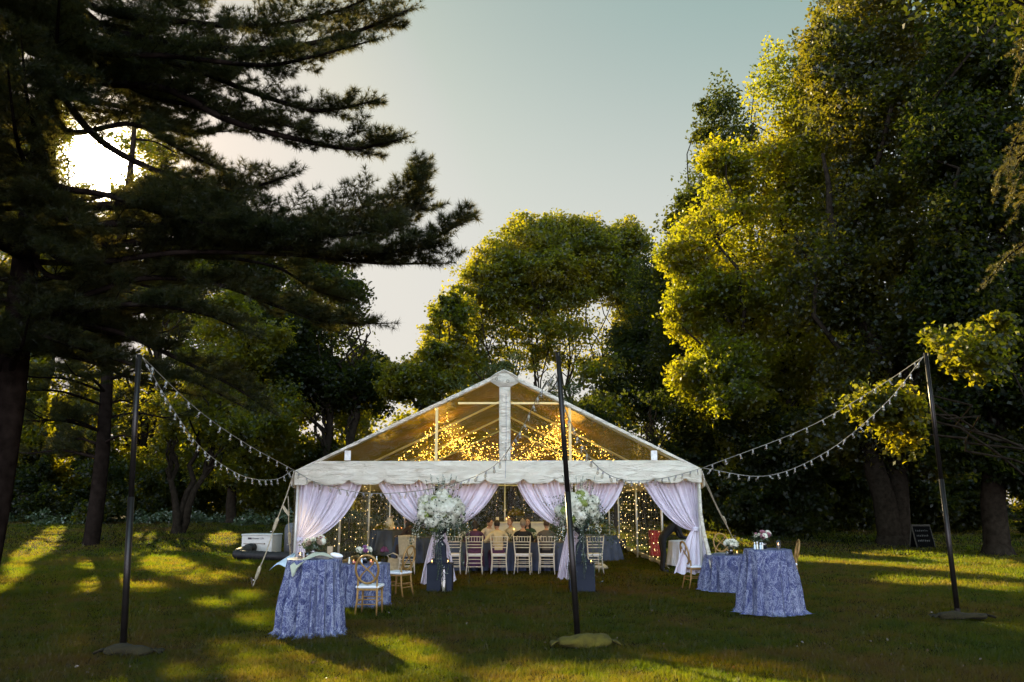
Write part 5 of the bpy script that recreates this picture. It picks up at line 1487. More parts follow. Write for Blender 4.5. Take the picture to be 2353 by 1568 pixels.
M_glass = glassy('clear_glass', (0.95, 0.95, 0.93), 0.10, 0.02)
M_smoke = glassy('smoky_glass', (0.42, 0.38, 0.30), 0.12, 0.03)
M_copper = glassy('peach_glass', (0.85, 0.55, 0.40), 0.10, 0.10, haze=0.35, hazecol=(0.75, 0.45, 0.30))
def grand_bouquet(side, px, Y, seed):
    rs = np.random.RandomState(seed)
    base = at(px, 1300, Y); x, y = base.x, base.y
    pl = thing('plinth', 'slate blue box plinth under the %s flower urn' % side, 'plinth', (x, y, 0), group='plinths of the flower urns')
    mb = MB(); mb.box((-0.27, -0.24, 0), (0.27, 0.24, 0.55)); mb.build('box', M_plinth, pl, bevel=0.006)
    mb = MB(); mb.box((-0.275, -0.245, 0.553), (0.275, 0.245, 0.575)); mb.build('top_board', M_plinth, pl, bevel=0.004)
    ur = thing('flower_urn', 'dark goblet urn on its stepped pedestal in the %s flower display' % side, 'urn', (x, y + 0.02, 0.577), group='urns of the flower displays')
    mb = MB(); mb.lathe([(0.24, 0.0), (0.24, 0.05), (0.17, 0.12), (0.155, 0.36), (0.12, 0.42), (0.07, 0.46), (0.05, 0.50)], n=4 * 1, wob=None)
    ped = mb.build('pedestal', M_plinth, ur, bevel=0.004); ped.rotation_euler = (0, 0, PI / 4)
    mb = MB(); mb.lathe([(0.08, 0.50), (0.09, 0.52), (0.05, 0.56), (0.05, 0.60), (0.13, 0.68), (0.19, 0.80), (0.215, 0.92), (0.225, 0.95), (0.21, 0.96), (0.17, 0.90), (0.0, 0.86)], n=24); mb.build('bowl', M_urn, ur, smooth=True)
    zt = 0.577 + 0.95
    fb = thing('flower_arrangement', 'huge white hydrangea arrangement trailing greenery in the %s urn' % side, 'flowers', (x, y + 0.02, zt), group='flower arrangements in the urns')
    C, S, U = [], [], []; C2, S2, U2 = [], [], []
    for i in range(56):
        d = rdir(1, rs)[0]
        d[1] = d[1] if d[1] < 0.3 else -d[1]; d = nrm(d + np.array([0, -0.1, 0.35]))
        p = d * np.array([0.46, 0.40, 0.40]) * (0.72 + 0.3 * rs.rand()) + np.array([0, 0, 0.16])
        put_bloom(HYD[2] if rs.rand() < 0.17 else HYD[rs.randint(2)], fb, p, d, 1.0 + 0.5 * rs.rand(), rs)
    for i in range(22):
        d = rdir(1, rs)[0]; d[1] = -abs(d[1]); p = d * np.array([0.5, 0.42, 0.36]) * (0.9 + 0.15 * rs.rand()) + np.array([0, 0, 0.10])
        put_bloom(ROSE['ivory'], fb, p, d, 1.0 + 0.4 * rs.rand(), rs)
    for i in range(330):
        d = rdir(1, rs)[0]; p = d * np.array([0.50, 0.40, 0.40]) * (0.5 + 0.42 * rs.rand()) + np.array([0, 0, 0.08])
        C.append(p); S.append(0.06 + 0.04 * rs.rand()); U.append(d)
    for i in range(170):
        d = rdir(1, rs)[0]; d[1] = -abs(d[1]); p = d * np.array([0.50, 0.44, 0.42]) * (0.97 + 0.16 * rs.rand()) + np.array([0, 0, 0.14])
        C.append(p); S.append(0.05 + 0.035 * rs.rand()); U.append(d)
    for i in range(46):     # skirt of greenery
        a = rs.rand() * 2 * PI; r0 = 0.20 + 0.25 * rs.rand()
        sprig(C, S, U, (r0 * math.cos(a), r0 * math.sin(a) * 0.8, -0.02 + 0.15 * rs.rand()), (math.cos(a) * 0.8, math.sin(a) * 0.7, 0.1), 0.35 + 0.45 * rs.rand(), 9, 0.055, rs, 0.34)
    for i in range(9):     # pale trailing blossom
        a = rs.rand() * 2 * PI; r0 = 0.25 + 0.2 * rs.rand()
        sprig(C2, S2, U2, (r0 * math.cos(a), -abs(r0 * math.sin(a)) * 0.8, 0.0), (math.cos(a), -abs(math.sin(a)), 0), 0.35 + 0.25 * rs.rand(), 10, 0.03, rs, 0.4)
    # long vines down the pedestal to the grass
    st = MB()
    for i in range(9):
        a = -PI * rs.rand(); x0 = 0.30 * math.cos(a)
        side_ = 1 if rs.rand() < 0.7 else -1
        v = sprig(C, S, U, (x0 + side_ * 0.08, -0.15 + 0.3 * math.sin(a) * 0.5, -0.1), (0.35 * side_, -0.35, -0.2), 0.8 + 0.55 * rs.rand(), 20, 0.045, rs, 0.30)
        st.tube([Vector((q[0], q[1], max(q[2], -zt + 0.02))) for q in v], 0.004, 4)
    spikes = [(-0.22, 0.12), (-0.08, 0.02), (0.02, 0.0), (0.06, -0.05), (0.18, 0.08), (0.30, 0.18), (-0.34, 0.25)]
    for (dx, ln) in spikes:     # tall spikes of pale blossom above the dome
        q = np.array([dx * 0.7, 0.0, 0.40]); d = nrm(np.array([dx * 0.8, -0.02, 1.0]))
        h = 0.44 + 0.14 * rs.rand()
        st.tube([Vector(q), Vector(q + d * h)], 0.004, 4)
        for i in range(30):
            t = rs.rand(); a = rs.rand() * 6.28
            (C2 if rs.rand() < 0.7 else C).append(q + d * h * t + np.array([math.cos(a), math.sin(a), 0]) * 0.035 * (1.1 - 0.8 * t))
        while len(S2) < len(C2): S2.append(0.03 + 0.015 * rs.rand()); U2.append(rdir(1, rs)[0])
        while len(S) < len(C): S.append(0.05 * (0.7 + 0.6 * rs.rand())); U.append(rdir(1, rs)[0])
    for i in range(7):      # dark stray sprigs
        a = rs.rand() * PI; sprig(C, S, U, (0.3 * math.cos(a), 0, 0.3), (math.cos(a), -0.2, 0.7 * math.sin(a)), 0.35 + 0.3 * rs.rand(), 7, 0.05, rs, 0.05)
    C = np.array(C); C[:, 2] = np.maximum(C[:, 2], -zt + 0.03)
    np_mesh('foliage', leaf_quads(C, np.array(S), np.array(U), rs, droop=0.2, slim=0.5), 4, M_green, fb)
    np_mesh('blossom_sprays', leaf_quads(np.array(C2), np.array(S2), np.array(U2), rs, droop=0.1, slim=0.9), 4, M_ivory, fb)
    st.build('stems', M_green, fb)
    return x, y
def candle(label, loc, r=0.03, h=0.05, glass=None, gr=0.04, gh=0.08, group=None, lit=True, name='candle', cat='candle'):
    o = thing(name, label, cat, loc, group=group)
    mb = MB(); mb.lathe([(0.0, 0.004), (r, 0.004), (r, h), (r * 0.85, h + 0.002), (0.0, h - 0.003)], n=14); mb.build('wax', M_wax, o, smooth=True)
    if lit:
        mb = MB(); mb.lathe([(0.0, h - 0.002), (0.006, h + 0.008), (0.007, h + 0.018), (0.003, h + 0.034), (0.0, h + 0.044)], n=8); mb.build('flame', M_flame, o, smooth=True)
    if glass:
        mb = MB(); mb.lathe([(gr, 0.0), (gr, gh), (gr - 0.003, gh), (gr - 0.003, 0.003)] if not callable(glass) else [], n=18); mb.build('glass', M_glass if glass == 'clear' else glass, o, smooth=True)
    return o
xl, yl = grand_bouquet('left', 1012, 17.95, 111)
xr, yr = grand_bouquet('right', 1336, 17.95, 112)
GC = 'candles on the plinths'
candle('small lit votive on the left end of the left plinth', (xl - 0.17, yl - 0.16, 0.577), 0.025, 0.03, 'clear', 0.03, 0.05, GC)
candle('small lit votive on the right end of the left plinth', (xl + 0.17, yl - 0.16, 0.577), 0.025, 0.03, 'clear', 0.03, 0.05, GC)
candle('small lit votive on the right end of the right plinth', (xr + 0.20, yr - 0.14, 0.577), 0.025, 0.03, 'clear', 0.03, 0.05, GC)
def hurricane(label, px, py):
    p = gnd(px, py)
    o = thing('hurricane_lantern', label, 'lantern', (p.x, p.y, 0.0), group='hurricane lanterns in front of the plinths')
    mb = MB(); mb.lathe([(0.0, 0.01), (0.05, 0.01), (0.05, 0.235), (0.042, 0.24), (0.0, 0.232)], n=16); mb.build('pillar_candle', M_wax, o, smooth=True)
    mb = MB(); mb.lathe([(0.085, 0.0), (0.085, 0.02), (0.05, 0.42), (0.042, 0.50), (0.046, 0.53), (0.043, 0.53), (0.039, 0.50), (0.047, 0.42), (0.081, 0.02)], n=20); mb.build('glass_shade', M_glass, o, smooth=True)
hurricane('tall glass lantern with an ivory candle before the left plinth', 1019, 1360)
hurricane('tall glass lantern with an ivory candle before the right plinth', 1342, 1349)

# ------------------------------------------------------------------ table flowers and small things
def posy(label, loc, seed, kinds, vase='smoke', r=0.13, h=0.11, n=9, vr=0.05, leafn=110, tall=0.0):
    rs = np.random.RandomState(seed)
    o = thing('flower_vase', label, 'flowers', loc, group='small flower vases on the lawn tables')
    mb = MB(); mb.lathe([(vr * 0.8, 0.0), (vr, 0.01), (vr * 1.05, h * 0.9), (vr * 0.95, h), (vr * 0.88, h), (vr * 0.95, h * 0.85), (vr * 0.9, 0.012)], n=16); mb.build('vase', M_smoke if vase == 'smoke' else M_urn, o, smooth=True)
    C, S, U = [], [], []
    for i in range(leafn):
        d = rdir(1, rs)[0]; d[2] = abs(d[2]) * 0.9 - 0.1
        C.append(np.array([0, 0, h + 0.03]) + d * r * (0.5 + 0.7 * rs.rand())); S.append(0.05 * (0.7 + 0.6 * rs.rand())); U.append(d)
    for i in range(9):
        a = rs.rand() * 6.28; sprig(C, S, U, (0.02 * math.cos(a), 0.02 * math.sin(a), h), (math.cos(a), math.sin(a), 0.9 + tall), r * (1.2 + 0.6 * rs.rand()), 6, 0.04, rs, 0.05)
    np_mesh('foliage', leaf_quads(np.array(C), np.array(S), np.array(U), rs, slim=0.55), 4, M_green, o)
    for i in range(n):
        k = kinds[i % len(kinds)]; d = nrm(np.array([rs.normal() * 0.8, -0.55 + 0.6 * rs.normal(), 0.8]))
        p = np.array([0, 0, h + 0.04]) + d * r * (0.75 + 0.35 * rs.rand())
        me = HYD[1] if k == 'hyd' else ROSE[k]
        put_bloom(me, o, p, d, (0.65 if k == 'hyd' else 0.8 + 0.35 * rs.rand()), rs)
    return o
posy('green and blush posy on the tall left table behind the runner', (tA.x - 0.06, tA.y + 0.12, 1.085), 121, ['blush', 'hyd', 'ivory', 'pink'], r=0.15, n=8, leafn=200)
posy('white and mauve posy on the low left table', (tB_.x + 0.0, tB_.y - 0.05, 0.765), 122, ['ivory', 'hyd', 'mauve', 'ivory'], r=0.15, n=10)
posy('pink rose posy on the tall right table', (tC.x - 0.07, tC.y + 0.02, 1.085), 123, ['pink', 'pink', 'hyd', 'ivory', 'pink'], r=0.15, n=11, vr=0.07)
posy('white posy on the low right table', (tD.x + 0.10, tD.y - 0.05, 0.765), 124, ['ivory', 'hyd', 'ivory', 'hyd'], r=0.17, n=12)
GV = 'votives and bottles on the lawn tables'
candle('lit candle in a tall glass beside the pink roses', (tC.x + 0.16, tC.y - 0.12, 1.085), 0.03, 0.07, 'clear', 0.036, 0.15, GV)
candle('lit peach votive nearest the camera on the low left table', (tB_.x - 0.17, tB_.y - 0.26, 0.765), 0.022, 0.035, M_copper, 0.034, 0.07, GV)
candle('lit peach votive in front of the mauve rose on the low left table', (tB_.x - 0.10, tB_.y - 0.14, 0.765), 0.022, 0.035, M_copper, 0.034, 0.075, GV)
candle('lit votive behind the chair back on the low left table', (tB_.x + 0.14, tB_.y - 0.2, 0.765), 0.022, 0.035, M_copper, 0.032, 0.07, GV)
candle('lit votive beside the white posy on the low right table', (tD.x + 0.19, tD.y - 0.2, 0.765), 0.022, 0.035, 'clear', 0.03, 0.07, GV)
candle('unlit clear glass cup beside the white posy on the low right table', (tD.x - 0.03, tD.y - 0.22, 0.765), 0.02, 0.02, 'clear', 0.034, 0.08, GV, lit=False)
candle('lit glass jar candle at the left end of the tall left table', (tA.x - 0.19, tA.y - 0.14, 1.085), 0.03, 0.045, 'clear', 0.038, 0.085, GV)
candle('square glass with dark candle beside the jar candle on the tall left table', (tA.x - 0.10, tA.y - 0.06, 1.085), 0.03, 0.05, M_smoke, 0.042, 0.08, GV, lit=False)
def bottle(label, loc, h, mat):
    o = thing('small_bottle', label, 'bottle', loc, group='small bottles on the lawn tables')
    mb = MB(); mb.lathe([(0.0, 0.0), (0.016, 0.0), (0.017, 0.01), (0.017, h * 0.62), (0.008, h * 0.72), (0.008, h * 0.8)], n=12); mb.build('body', mat, o, smooth=True)
    mb = MB(); mb.lathe([(0.009, h * 0.79), (0.010, h * 0.8), (0.010, h), (0.0, h)], n=10); mb.build('cap', M_pad, o, smooth=True)
M_lotion = plain('pale_blue_plastic', (0.55, 0.66, 0.74), 0.35, var=0.04)
M_lotw = plain('cream_plastic', (0.72, 0.70, 0.58), 0.35, var=0.04)
for i, (dx, h, mt, lb) in enumerate(((-0.265, 0.125, M_lotion, 'pale blue bottle leftmost of the row on the tall right table'), (-0.215, 0.13, M_lotw, 'cream bottle second of the row on the tall right table'), (-0.165, 0.115, M_lotion, 'short pale blue bottle third of the row on the tall right table'), (-0.128, 0.115, M_lotw, 'cream bottle by the rose vase, last of the row on the tall right table'))):
    bottle(lb, (tC.x + dx, tC.y - 0.16 + 0.02 * (i % 2), 1.085), h, mt)
bottle('cream bottle at the left rim of the low left table', (tB_.x - 0.27, tB_.y - 0.16, 0.765), 0.12, M_lotw)
bottle('pale blue bottle at the middle of the low left table', (tB_.x - 0.015, tB_.y - 0.3, 0.765), 0.12, M_lotion)
bottle('cream bottle behind the chair back on the low left table', (tB_.x + 0.20, tB_.y + 0.06, 0.765), 0.12, M_lotw)
# runner over the tall left table
M_runner = plain('pale_green_gauze', (0.50, 0.52, 0.40), 0.85, var=0.08, trans=0.3)
mb = MB(off=(tA.x, tA.y, 1.08)); rows = []
for i in range(25):
    u = i / 24; row = []
    for k in range(13):
        w = k / 12 - 0.5
        px_ = -0.20 + 0.46 * u + w * 0.13 * (1 - u * 0.3); py_ = -0.43 + 0.46 * u * (1 - 0.2 * u) - w * 0.10
        z = 0.012 + 0.09 * math.sin(PI * min(1, max(0, (u - 0.3) / 0.7))) * (1 - (2 * w) ** 2 * 0.6) + 0.010 * math.sin(9 * w + 7 * u)
        if u < 0.22: z -= (0.22 - u) / 0.22 * (0.16 + 0.08 * math.cos(5 * w)) ; py_ -= 0.012
        row.append(Vector((tA.x + px_, tA.y + py_, 1.08 + z)))
    rows.append(row)
mb.grid(rows)
o = thing('table_runner', 'crumpled pale green gauze runner over the front of the tall left table', 'runner', (tA.x, tA.y, 1.08)); mb.build('gauze', M_runner, o, smooth=True, solid=0.003)
mb = MB(); mb.ball((tA.x + 0.33, tA.y - 0.05, 1.125), (0.10, 0.05, 0.035), 14, 8, Matrix.Rotation(0.2, 3, 'Y')); 
tag(mb.build('white_purse', M_pad, None, smooth=True), 'smooth white clutch purse at the right end of the tall left table', 'purse')
mb = MB(); mb.box((tB_.x + 0.13, tB_.y - 0.1, 0.766), (tB_.x + 0.30, tB_.y + 0.03, 0.774)); tag(mb.build('menu_card', M_pad, None, bevel=0.002), 'white card lying flat on the low left table', 'card')
mb = MB(); mb.box((tA.x + 0.14, tA.y + 0.15, 1.085), (tA.x + 0.22, tA.y + 0.2, 1.24)); tag(mb.build('gift_box', plain('kraft_card', (0.35, 0.26, 0.16), 0.8), None, bevel=0.004), 'upright brown box behind the runner on the tall left table', 'box')
# ------------------------------------------------------------------ heater, tank, duct and equipment
M_heat = plain('heater_white', (0.58, 0.55, 0.50), 0.45, var=0.06)
p = gnd(592, 1276)
ht = thing('tent_heater', 'white boxed tent heater standing on the lawn left of the tent', 'heater', (p.x, p.y + 0.4, 0), R(-10))
mb = MB(); mb.box((-0.58, -0.38, 0.06), (0.58, 0.38, 0.66)); mb.build('body', M_heat, ht, bevel=0.015)
mb = MB(); mb.box((-0.60, -0.40, 0.663), (0.60, 0.40, 0.72)); mb.build('lid', M_heat, ht, bevel=0.02)
mb = MB(); mb.box((-0.50, -0.395, 0.38), (0.30, -0.383, 0.40)); mb.ball((0.3, -0.395, 0.39), 0.025, 8, 6); mb.build('handle', plain('brown_trim', (0.12, 0.09, 0.05), 0.5), ht)
mb = MB(); mb.box((-0.34, -0.392, 0.535), (-0.20, -0.383, 0.60)); mb.build('badge', plain('maroon_badge', (0.06, 0.035, 0.045), 0.5), ht)
fc = bpy.data.curves.new('lettering', 'FONT'); fc.body = 'Premier 170'; fc.size = 0.085; fc.extrude = 0.002
tmp = bpy.data.objects.new('lettering', fc); COL.objects.link(tmp)
bpy.context.view_layer.update()
me = bpy.data.meshes.new_from_object(tmp.evaluated_get(bpy.context.evaluated_depsgraph_get())); bpy.data.objects.remove(tmp)
lt_ = link('lettering', me, ht, (-0.175, -0.386, 0.542)); lt_.rotation_euler = (R(90), 0, 0); me.materials.clear(); me.materials.append(M_black)
for x in (-0.5, 0.5):
    for y in (-0.3, 0.3):
        mb = MB(); mb.box((x - 0.04, y - 0.04, 0), (x + 0.04, y + 0.04, 0.058)); mb.build('foot', M_black, ht)
mb = MB(); mb.tube([(-0.12, -0.41, 0.24), (-0.14, -0.52, 0.25), (-0.28, -0.62, 0.22)], [0.17, 0.165, 0.15], 18); mb.build('duct_collar', M_black, ht, smooth=True)
mb = MB()
d0 = gnd(556, 1286); d1 = gnd(655, 1290)
pts = [Vector((p.x - 0.28, p.y - 0.25, 0.22)), Vector((d0.x - 0.15, d0.y + 0.02, 0.19)), Vector((d0.x - 0.05, d0.y - 0.15, 0.16)), Vector((d0.x + 0.35, d0.y - 0.2, 0.15)), Vector((d1.x, d1.y - 0.1, 0.15)), Vector((XL - 0.15, d1.y + 0.1, 0.15))]
pp = catmull([list(q) for q in pts], 90)
mb.tube([Vector(q) for q in pp], [0.145 + 0.012 * math.sin(i * 2.1) for i in range(90)], 14)
tag(mb.build('heater_duct', plain('black_duct', (0.012, 0.011, 0.012), 0.6, bump=0.3, bscale=30), None, smooth=True), 'fat black duct lying from the white heater to the tent', 'duct')
q = gnd(655, 1276)
tk = thing('fuel_tank', 'grey rounded fuel tank beside the white heater', 'tank', (q.x + 0.15, q.y + 0.4, 0))
mb = MB(); mb.lathe([(0.0, 0.04), (0.24, 0.04), (0.30, 0.10), (0.31, 0.9), (0.28, 1.02), (0.18, 1.09), (0.0, 1.11)], n=24); mb.build('body', plain('tank_grey', (0.10, 0.10, 0.11), 0.5), tk, smooth=True)
mb = MB(); mb.lathe([(0.26, 0.0), (0.26, 0.05), (0.22, 0.05)], n=20); mb.build('base_ring', M_black, tk)
mb = MB(); mb.tube([(0, 0, 1.1), (0, 0, 1.17), (0.06, 0, 1.18)], 0.02, 8); mb.build('valve', M_steel, tk)
# speaker on its stand at the left, column speaker at the right
s = gnd(800, 1262); s.z = 0
st = thing('tripod_stand', 'black tripod stand by the left clear wall of the tent', 'stand', s)
mb = MB(); mb.tube([(0, 0, 0.35), (0, 0, 1.05)], 0.022, 8); mb.build('pole', M_black, st, smooth=True)
mb = MB(); mb.tube([(0, 0, 0.78), (0, 0, 0.98)], [0.03, 0.04], 8); mb.build('collar', M_black, st, smooth=True)
mb = MB(); mb.box((-0.06, -0.05, 1.0), (0.06, 0.05, 1.22)); mb.build('lamp_head', M_black, st, bevel=0.01)
for a in (0.2, 2.3, 4.4):
    mb = MB(); mb.tube([(0, 0, 0.42), (0.50 * math.cos(a), 0.50 * math.sin(a), 0.02)], 0.018, 6); mb.build('leg', M_black, st)
    mb = MB(); mb.tube([(0, 0, 0.2), (0.26 * math.cos(a), 0.26 * math.sin(a), 0.23)], 0.01, 5); mb.build('brace', M_black, st)
s = gnd(1416, 1266); s.z = 0
cs = thing('column_speaker', 'tall black column speaker on its bass box at the right of the tent', 'speaker', s)
mb = MB(); mb.box((-0.05, -0.22, 0.0), (0.36, 0.22, 0.44)); mb.build('bass_box', M_black, cs, bevel=0.015)
mb = MB(); mb.tube([(0.02, 0, 0.44), (0.02, 0, 0.9)], 0.02, 8); mb.build('pole', M_black, cs)
mb = MB(); mb.box((-0.05, -0.06, 0.9), (0.09, 0.06, 1.75)); mb.build('column', M_black, cs, bevel=0.012)
s = gnd(1502, 1280); s.z = 0
rb = thing('red_panel', 'red cloth covered box beside the bending waiter', 'box', s)
mb = MB(); mb.box((-0.12, -0.2, 0.02), (0.22, 0.2, 0.86)); mb.build('body', plain('red_cloth', (0.38, 0.01, 0.008), 0.7), rb, bevel=0.01)
mb = MB(); mb.box((-0.13, -0.21, 0.862), (0.23, 0.21, 0.885)); mb.build('lid', plain('red_lid', (0.30, 0.01, 0.008), 0.6), rb)
# board under the right-hand trees
s = gnd(2120, 1262); s.z = float(gz(np.array(s.x), np.array(s.y)))
sg = thing('chalk_board', 'dim A-frame chalk board with rows of white writing under the right trees', 'sign', s, R(14))
for sgn in (-1, 1):
    Mx = Matrix.Translation((0, 0.0, 0.85)) @ Matrix.Rotation(R(14) * sgn, 4, 'X') @ Matrix.Translation((0, 0, -0.85))
    mb = MB(); mb.box((-0.40, -0.015, 0.0), (0.40, 0.015, 0.83), Mx); mb.build('panel', plain('board_black', (0.004, 0.004, 0.004), 0.9, spec=0.0), sg)
    mb = MB()
    for x in (-0.43, 0.405): mb.box((x, -0.022, 0.0), (x + 0.025, 0.022, 0.86), Mx)
    mb.box((-0.43, -0.022, 0.835), (0.43, 0.022, 0.90), Mx); mb.build('frame', plain('frame_wood', (0.035, 0.03, 0.02), 0.8), sg)
Mx = Matrix.Translation((0, 0.0, 0.85)) @ Matrix.Rotation(R(-14), 4, 'X') @ Matrix.Translation((0, 0, -0.85))
rs = np.random.RandomState(131); mb = MB()
for j in range(3):
    x = -0.30
    while x < 0.25:
        h = 0.05 + 0.04 * rs.rand(); z = 0.62 - 0.2 * j
        mb.box((x, -0.020, z), (x + 0.014, -0.017, z + h), Mx)
        mb.box((x + 0.014, -0.020, z + h * 0.45), (x + 0.04, -0.017, z + h * 0.45 + 0.012), Mx); x += 0.075 + 0.02 * rs.rand()
mb.build('writing', plain('chalk', (0.10, 0.10, 0.09), 0.9), sg)

# ------------------------------------------------------------------ people
M_skin = plain('skin', (0.46, 0.27, 0.18), 0.55, var=0.06)
M_hair_d = plain('dark_hair', (0.014, 0.010, 0.008), 0.5, var=0.4, scale=60)
M_hair_b = plain('brown_hair', (0.06, 0.035, 0.02), 0.5, var=0.4, scale=60)
M_hair_g = plain('greying_hair', (0.24, 0.20, 0.16), 0.6, var=0.3, scale=60)
M_eye = plain('eye_dark', (0.01, 0.008, 0.006), 0.2)
M_lip = plain('lip', (0.30, 0.10, 0.08), 0.5)
M_shoe = M_black
def cloth(name, c): return plain(name, c, 0.85, var=0.15, scale=9, bump=0.25, bscale=22)
def person(label, loc, rz, pose, top, bottom, hair, hairkind='short', arms=None, lean=0.0, headturn=0.0, nod=0.0, group='people in the tent', skirt=False, extra=None):
    root = thing('person', label, 'person', loc, R(rz), group)
    V, E, Rd, Mt = [], [], [], []
    def v(p, r, m, par=None):
        V.append(Vector(p)); Rd.append(r); Mt.append(m)
        if par is not None: E.append((par, len(V) - 1))
        return len(V) - 1
    # material slots: 0 skin, 1 top, 2 bottom, 3 shoe ; forward is +y
    if pose == 'sit':
        zp = 0.56
        def L(y, z):      # lean the trunk forward about the hips
            a = lean; return (y * math.cos(a) + (z - zp) * math.sin(a), zp + (z - zp) * math.cos(a) - y * math.sin(a))
        pel = v((0, 0, zp), (0.155, 0.12), 2)
        y, z = L(0.0, 0.74); bel = v((0, y, z), (0.145, 0.11), 1, pel)
        y, z = L(0.0, 0.93); che = v((0, y, z), (0.165, 0.115), 1, bel)
        y, z = L(0.0, 1.06); sh = v((0, y, z), (0.12, 0.085), 1, che)
        y, z = L(0.01, 1.13); nk = v((0, y, z), (0.055, 0.055), 0, sh)
        hd = L(0.03 + nod * 0.04, 1.29); hz = hd[1] - nod * 0.03; hy = hd[0]
        v((0, L(0.02, 1.19)[0], L(0.02, 1.19)[1]), (0.055, 0.055), 0, nk)
        for s in (-1, 1):
            y, z = L(0.0, 1.035); a = v((s * 0.19, y, z), (0.062, 0.06), 1, sh)
            ar = (arms or {}).get(s, ((0.25, 0.10, 0.80), (0.14, 0.36, 0.80)))
            el = v((s * ar[0][0], ar[0][1], ar[0][2]), (0.047, 0.047), 1, a)
            wr = v((s * ar[1][0], ar[1][1], ar[1][2]), (0.033, 0.033), 1, el)
            d = (Vector(V[wr]) - Vector(V[el])).normalized()
            pm = v(Vector(V[wr]) + d * 0.07, (0.036, 0.018), 0, wr)
            for k in range(4):
                off = Vector((1, 0, 0)) * (k - 1.5) * 0.018
                f1 = v(Vector(V[pm]) + d * (0.055 - 0.006 * abs(k - 1.4)) + off, (0.009, 0.009), 0, pm)
                v(Vector(V[f1]) + d * 0.03 + Vector((0, 0, -0.02)), (0.008, 0.008), 0, f1)
            th = v(Vector(V[pm]) + d * 0.0 + Vector((-s * 0.038, 0, -0.01)), (0.010, 0.010), 0, pm)
            v(Vector(V[th]) + d * 0.035, (0.009, 0.009), 0, th)
            hp = v((s * 0.10, 0.05, zp - 0.02), (0.10, 0.095), 2, pel)
            kn = v((s * 0.13, 0.44, 0.54), (0.068, 0.068), 2, hp)
            an = v((s * 0.13, 0.42, 0.11), (0.042, 0.042), 2 if not skirt else 0, kn)
            he = v((s * 0.13, 0.43, 0.05), (0.042, 0.04), 3, an); v((s * 0.13, 0.57, 0.035), (0.036, 0.03), 3, he)
    else:   # standing, bent at the hips over a table in front
        zp = 0.94
        pel = v((0, 0, zp), (0.15, 0.125), 2)
        tr_ = [(0.13, zp + 0.13, 0.145, 0.12), (0.30, zp + 0.25, 0.165, 0.125), (0.42, zp + 0.31, 0.12, 0.09)]
        q = pel
        for (y, z, a, b) in tr_: q = v((0, y, z), (a, b), 1, q)
        sh = q; nk = v((0, 0.50, zp + 0.34), (0.055, 0.055), 0, sh); v((0, 0.55, zp + 0.36), (0.055, 0.055), 0, nk)
        hy, hz = 0.63, zp + 0.37
        for s in (-1, 1):
            a = v((s * 0.185, 0.40, zp + 0.27), (0.062, 0.06), 1, sh)
            el = v((s * 0.22, 0.50, zp + 0.0), (0.047, 0.047), 1, a)
            wr = v((s * 0.15, 0.74, zp - 0.06), (0.034, 0.034), 1, el)
            d = (Vector(V[wr]) - Vector(V[el])).normalized()
            pm = v(Vector(V[wr]) + d * 0.07, (0.036, 0.02), 0, wr)
            for k in range(4):
                f1 = v(Vector(V[pm]) + d * 0.055 + Vector((1, 0, 0)) * (k - 1.5) * 0.018, (0.009, 0.009), 0, pm)
                v(Vector(V[f1]) + d * 0.025 + Vector((0, 0, -0.022)), (0.008, 0.008), 0, f1)
            th = v(Vector(V[pm]) + Vector((-s * 0.038, 0, -0.01)), (0.010, 0.010), 0, pm); v(Vector(V[th]) + d * 0.035, (0.009, 0.009), 0, th)
            hp = v((s * 0.095, -0.01, zp - 0.05), (0.10, 0.11), 2, pel)
            kn = v((s * 0.10, 0.02, 0.50), (0.065, 0.07), 2, hp)
            an = v((s * 0.10, -0.03, 0.10), (0.043, 0.045), 2, kn)
            he = v((s * 0.10, -0.03, 0.05), (0.042, 0.04), 3, an); v((s * 0.105, 0.13, 0.035), (0.038, 0.03), 3, he)
    me = bpy.data.meshes.new('body'); me.from_pydata(V, E, []); me.update()
    tmp = bpy.data.objects.new('body', me); COL.objects.link(tmp)
    md = tmp.modifiers.new('skin', 'SKIN'); md.use_smooth_shade = True
    lay = me.skin_vertices[0].data if me.skin_vertices else None
    if lay is None:
        bpy.context.view_layer.update(); lay = me.skin_vertices[0].data
    for i, r in enumerate(Rd): lay[i].radius = r if isinstance(r, tuple) else (r, r)
    lay[0].use_root = True
    ss = tmp.modifiers.new('sub', 'SUBSURF'); ss.levels = 1; ss.render_levels = 1
    dg = bpy.context.evaluated_depsgraph_get(); dg.update()
    m2 = bpy.data.meshes.new_from_object(tmp.evaluated_get(dg)); bpy.data.objects.remove(tmp); bpy.data.meshes.remove(me)
    # head joined to the neck, with nose, ears, eyes and mouth
    bm = bmesh.new(); bm.from_mesh(m2)
    A_ = np.array([list(V[a]) for a, b in E]); B2 = np.array([list(V[b]) for a, b in E]); mt = [max(Mt[b], 0) for a, b in E]
    mt = [Mt[b] if not (Mt[b] == 0 and Mt[a] == 1 and False) else 1 for a, b in E]
    for f in bm.faces:
        c = np.array(f.calc_center_median()); ab = B2 - A_; t = np.clip(((c - A_) * ab).sum(1) / np.maximum((ab ** 2).sum(1), 1e-9), 0, 1)
        dd = np.linalg.norm(A_ + ab * t[:, None] - c, axis=1); f.material_index = mt[int(dd.argmin())]; f.smooth = True
    Hm = Matrix.Translation((0, hy, hz)) @ Matrix.Rotation(R(headturn), 4, 'Z') @ Matrix.Rotation(-nod * 0.5, 4, 'X')
    def addball(c, r, mi, nu=14, nv=9):
        k = MB(); k.ball((0, 0, 0), r, nu, nv); vv = [bm.verts.new(Hm @ (Vector(p) + Vector(c))) for p in k.v]
        for q in k.f:
            fc_ = bm.faces.new([vv[i] for i in q]); fc_.material_index = mi; fc_.smooth = True
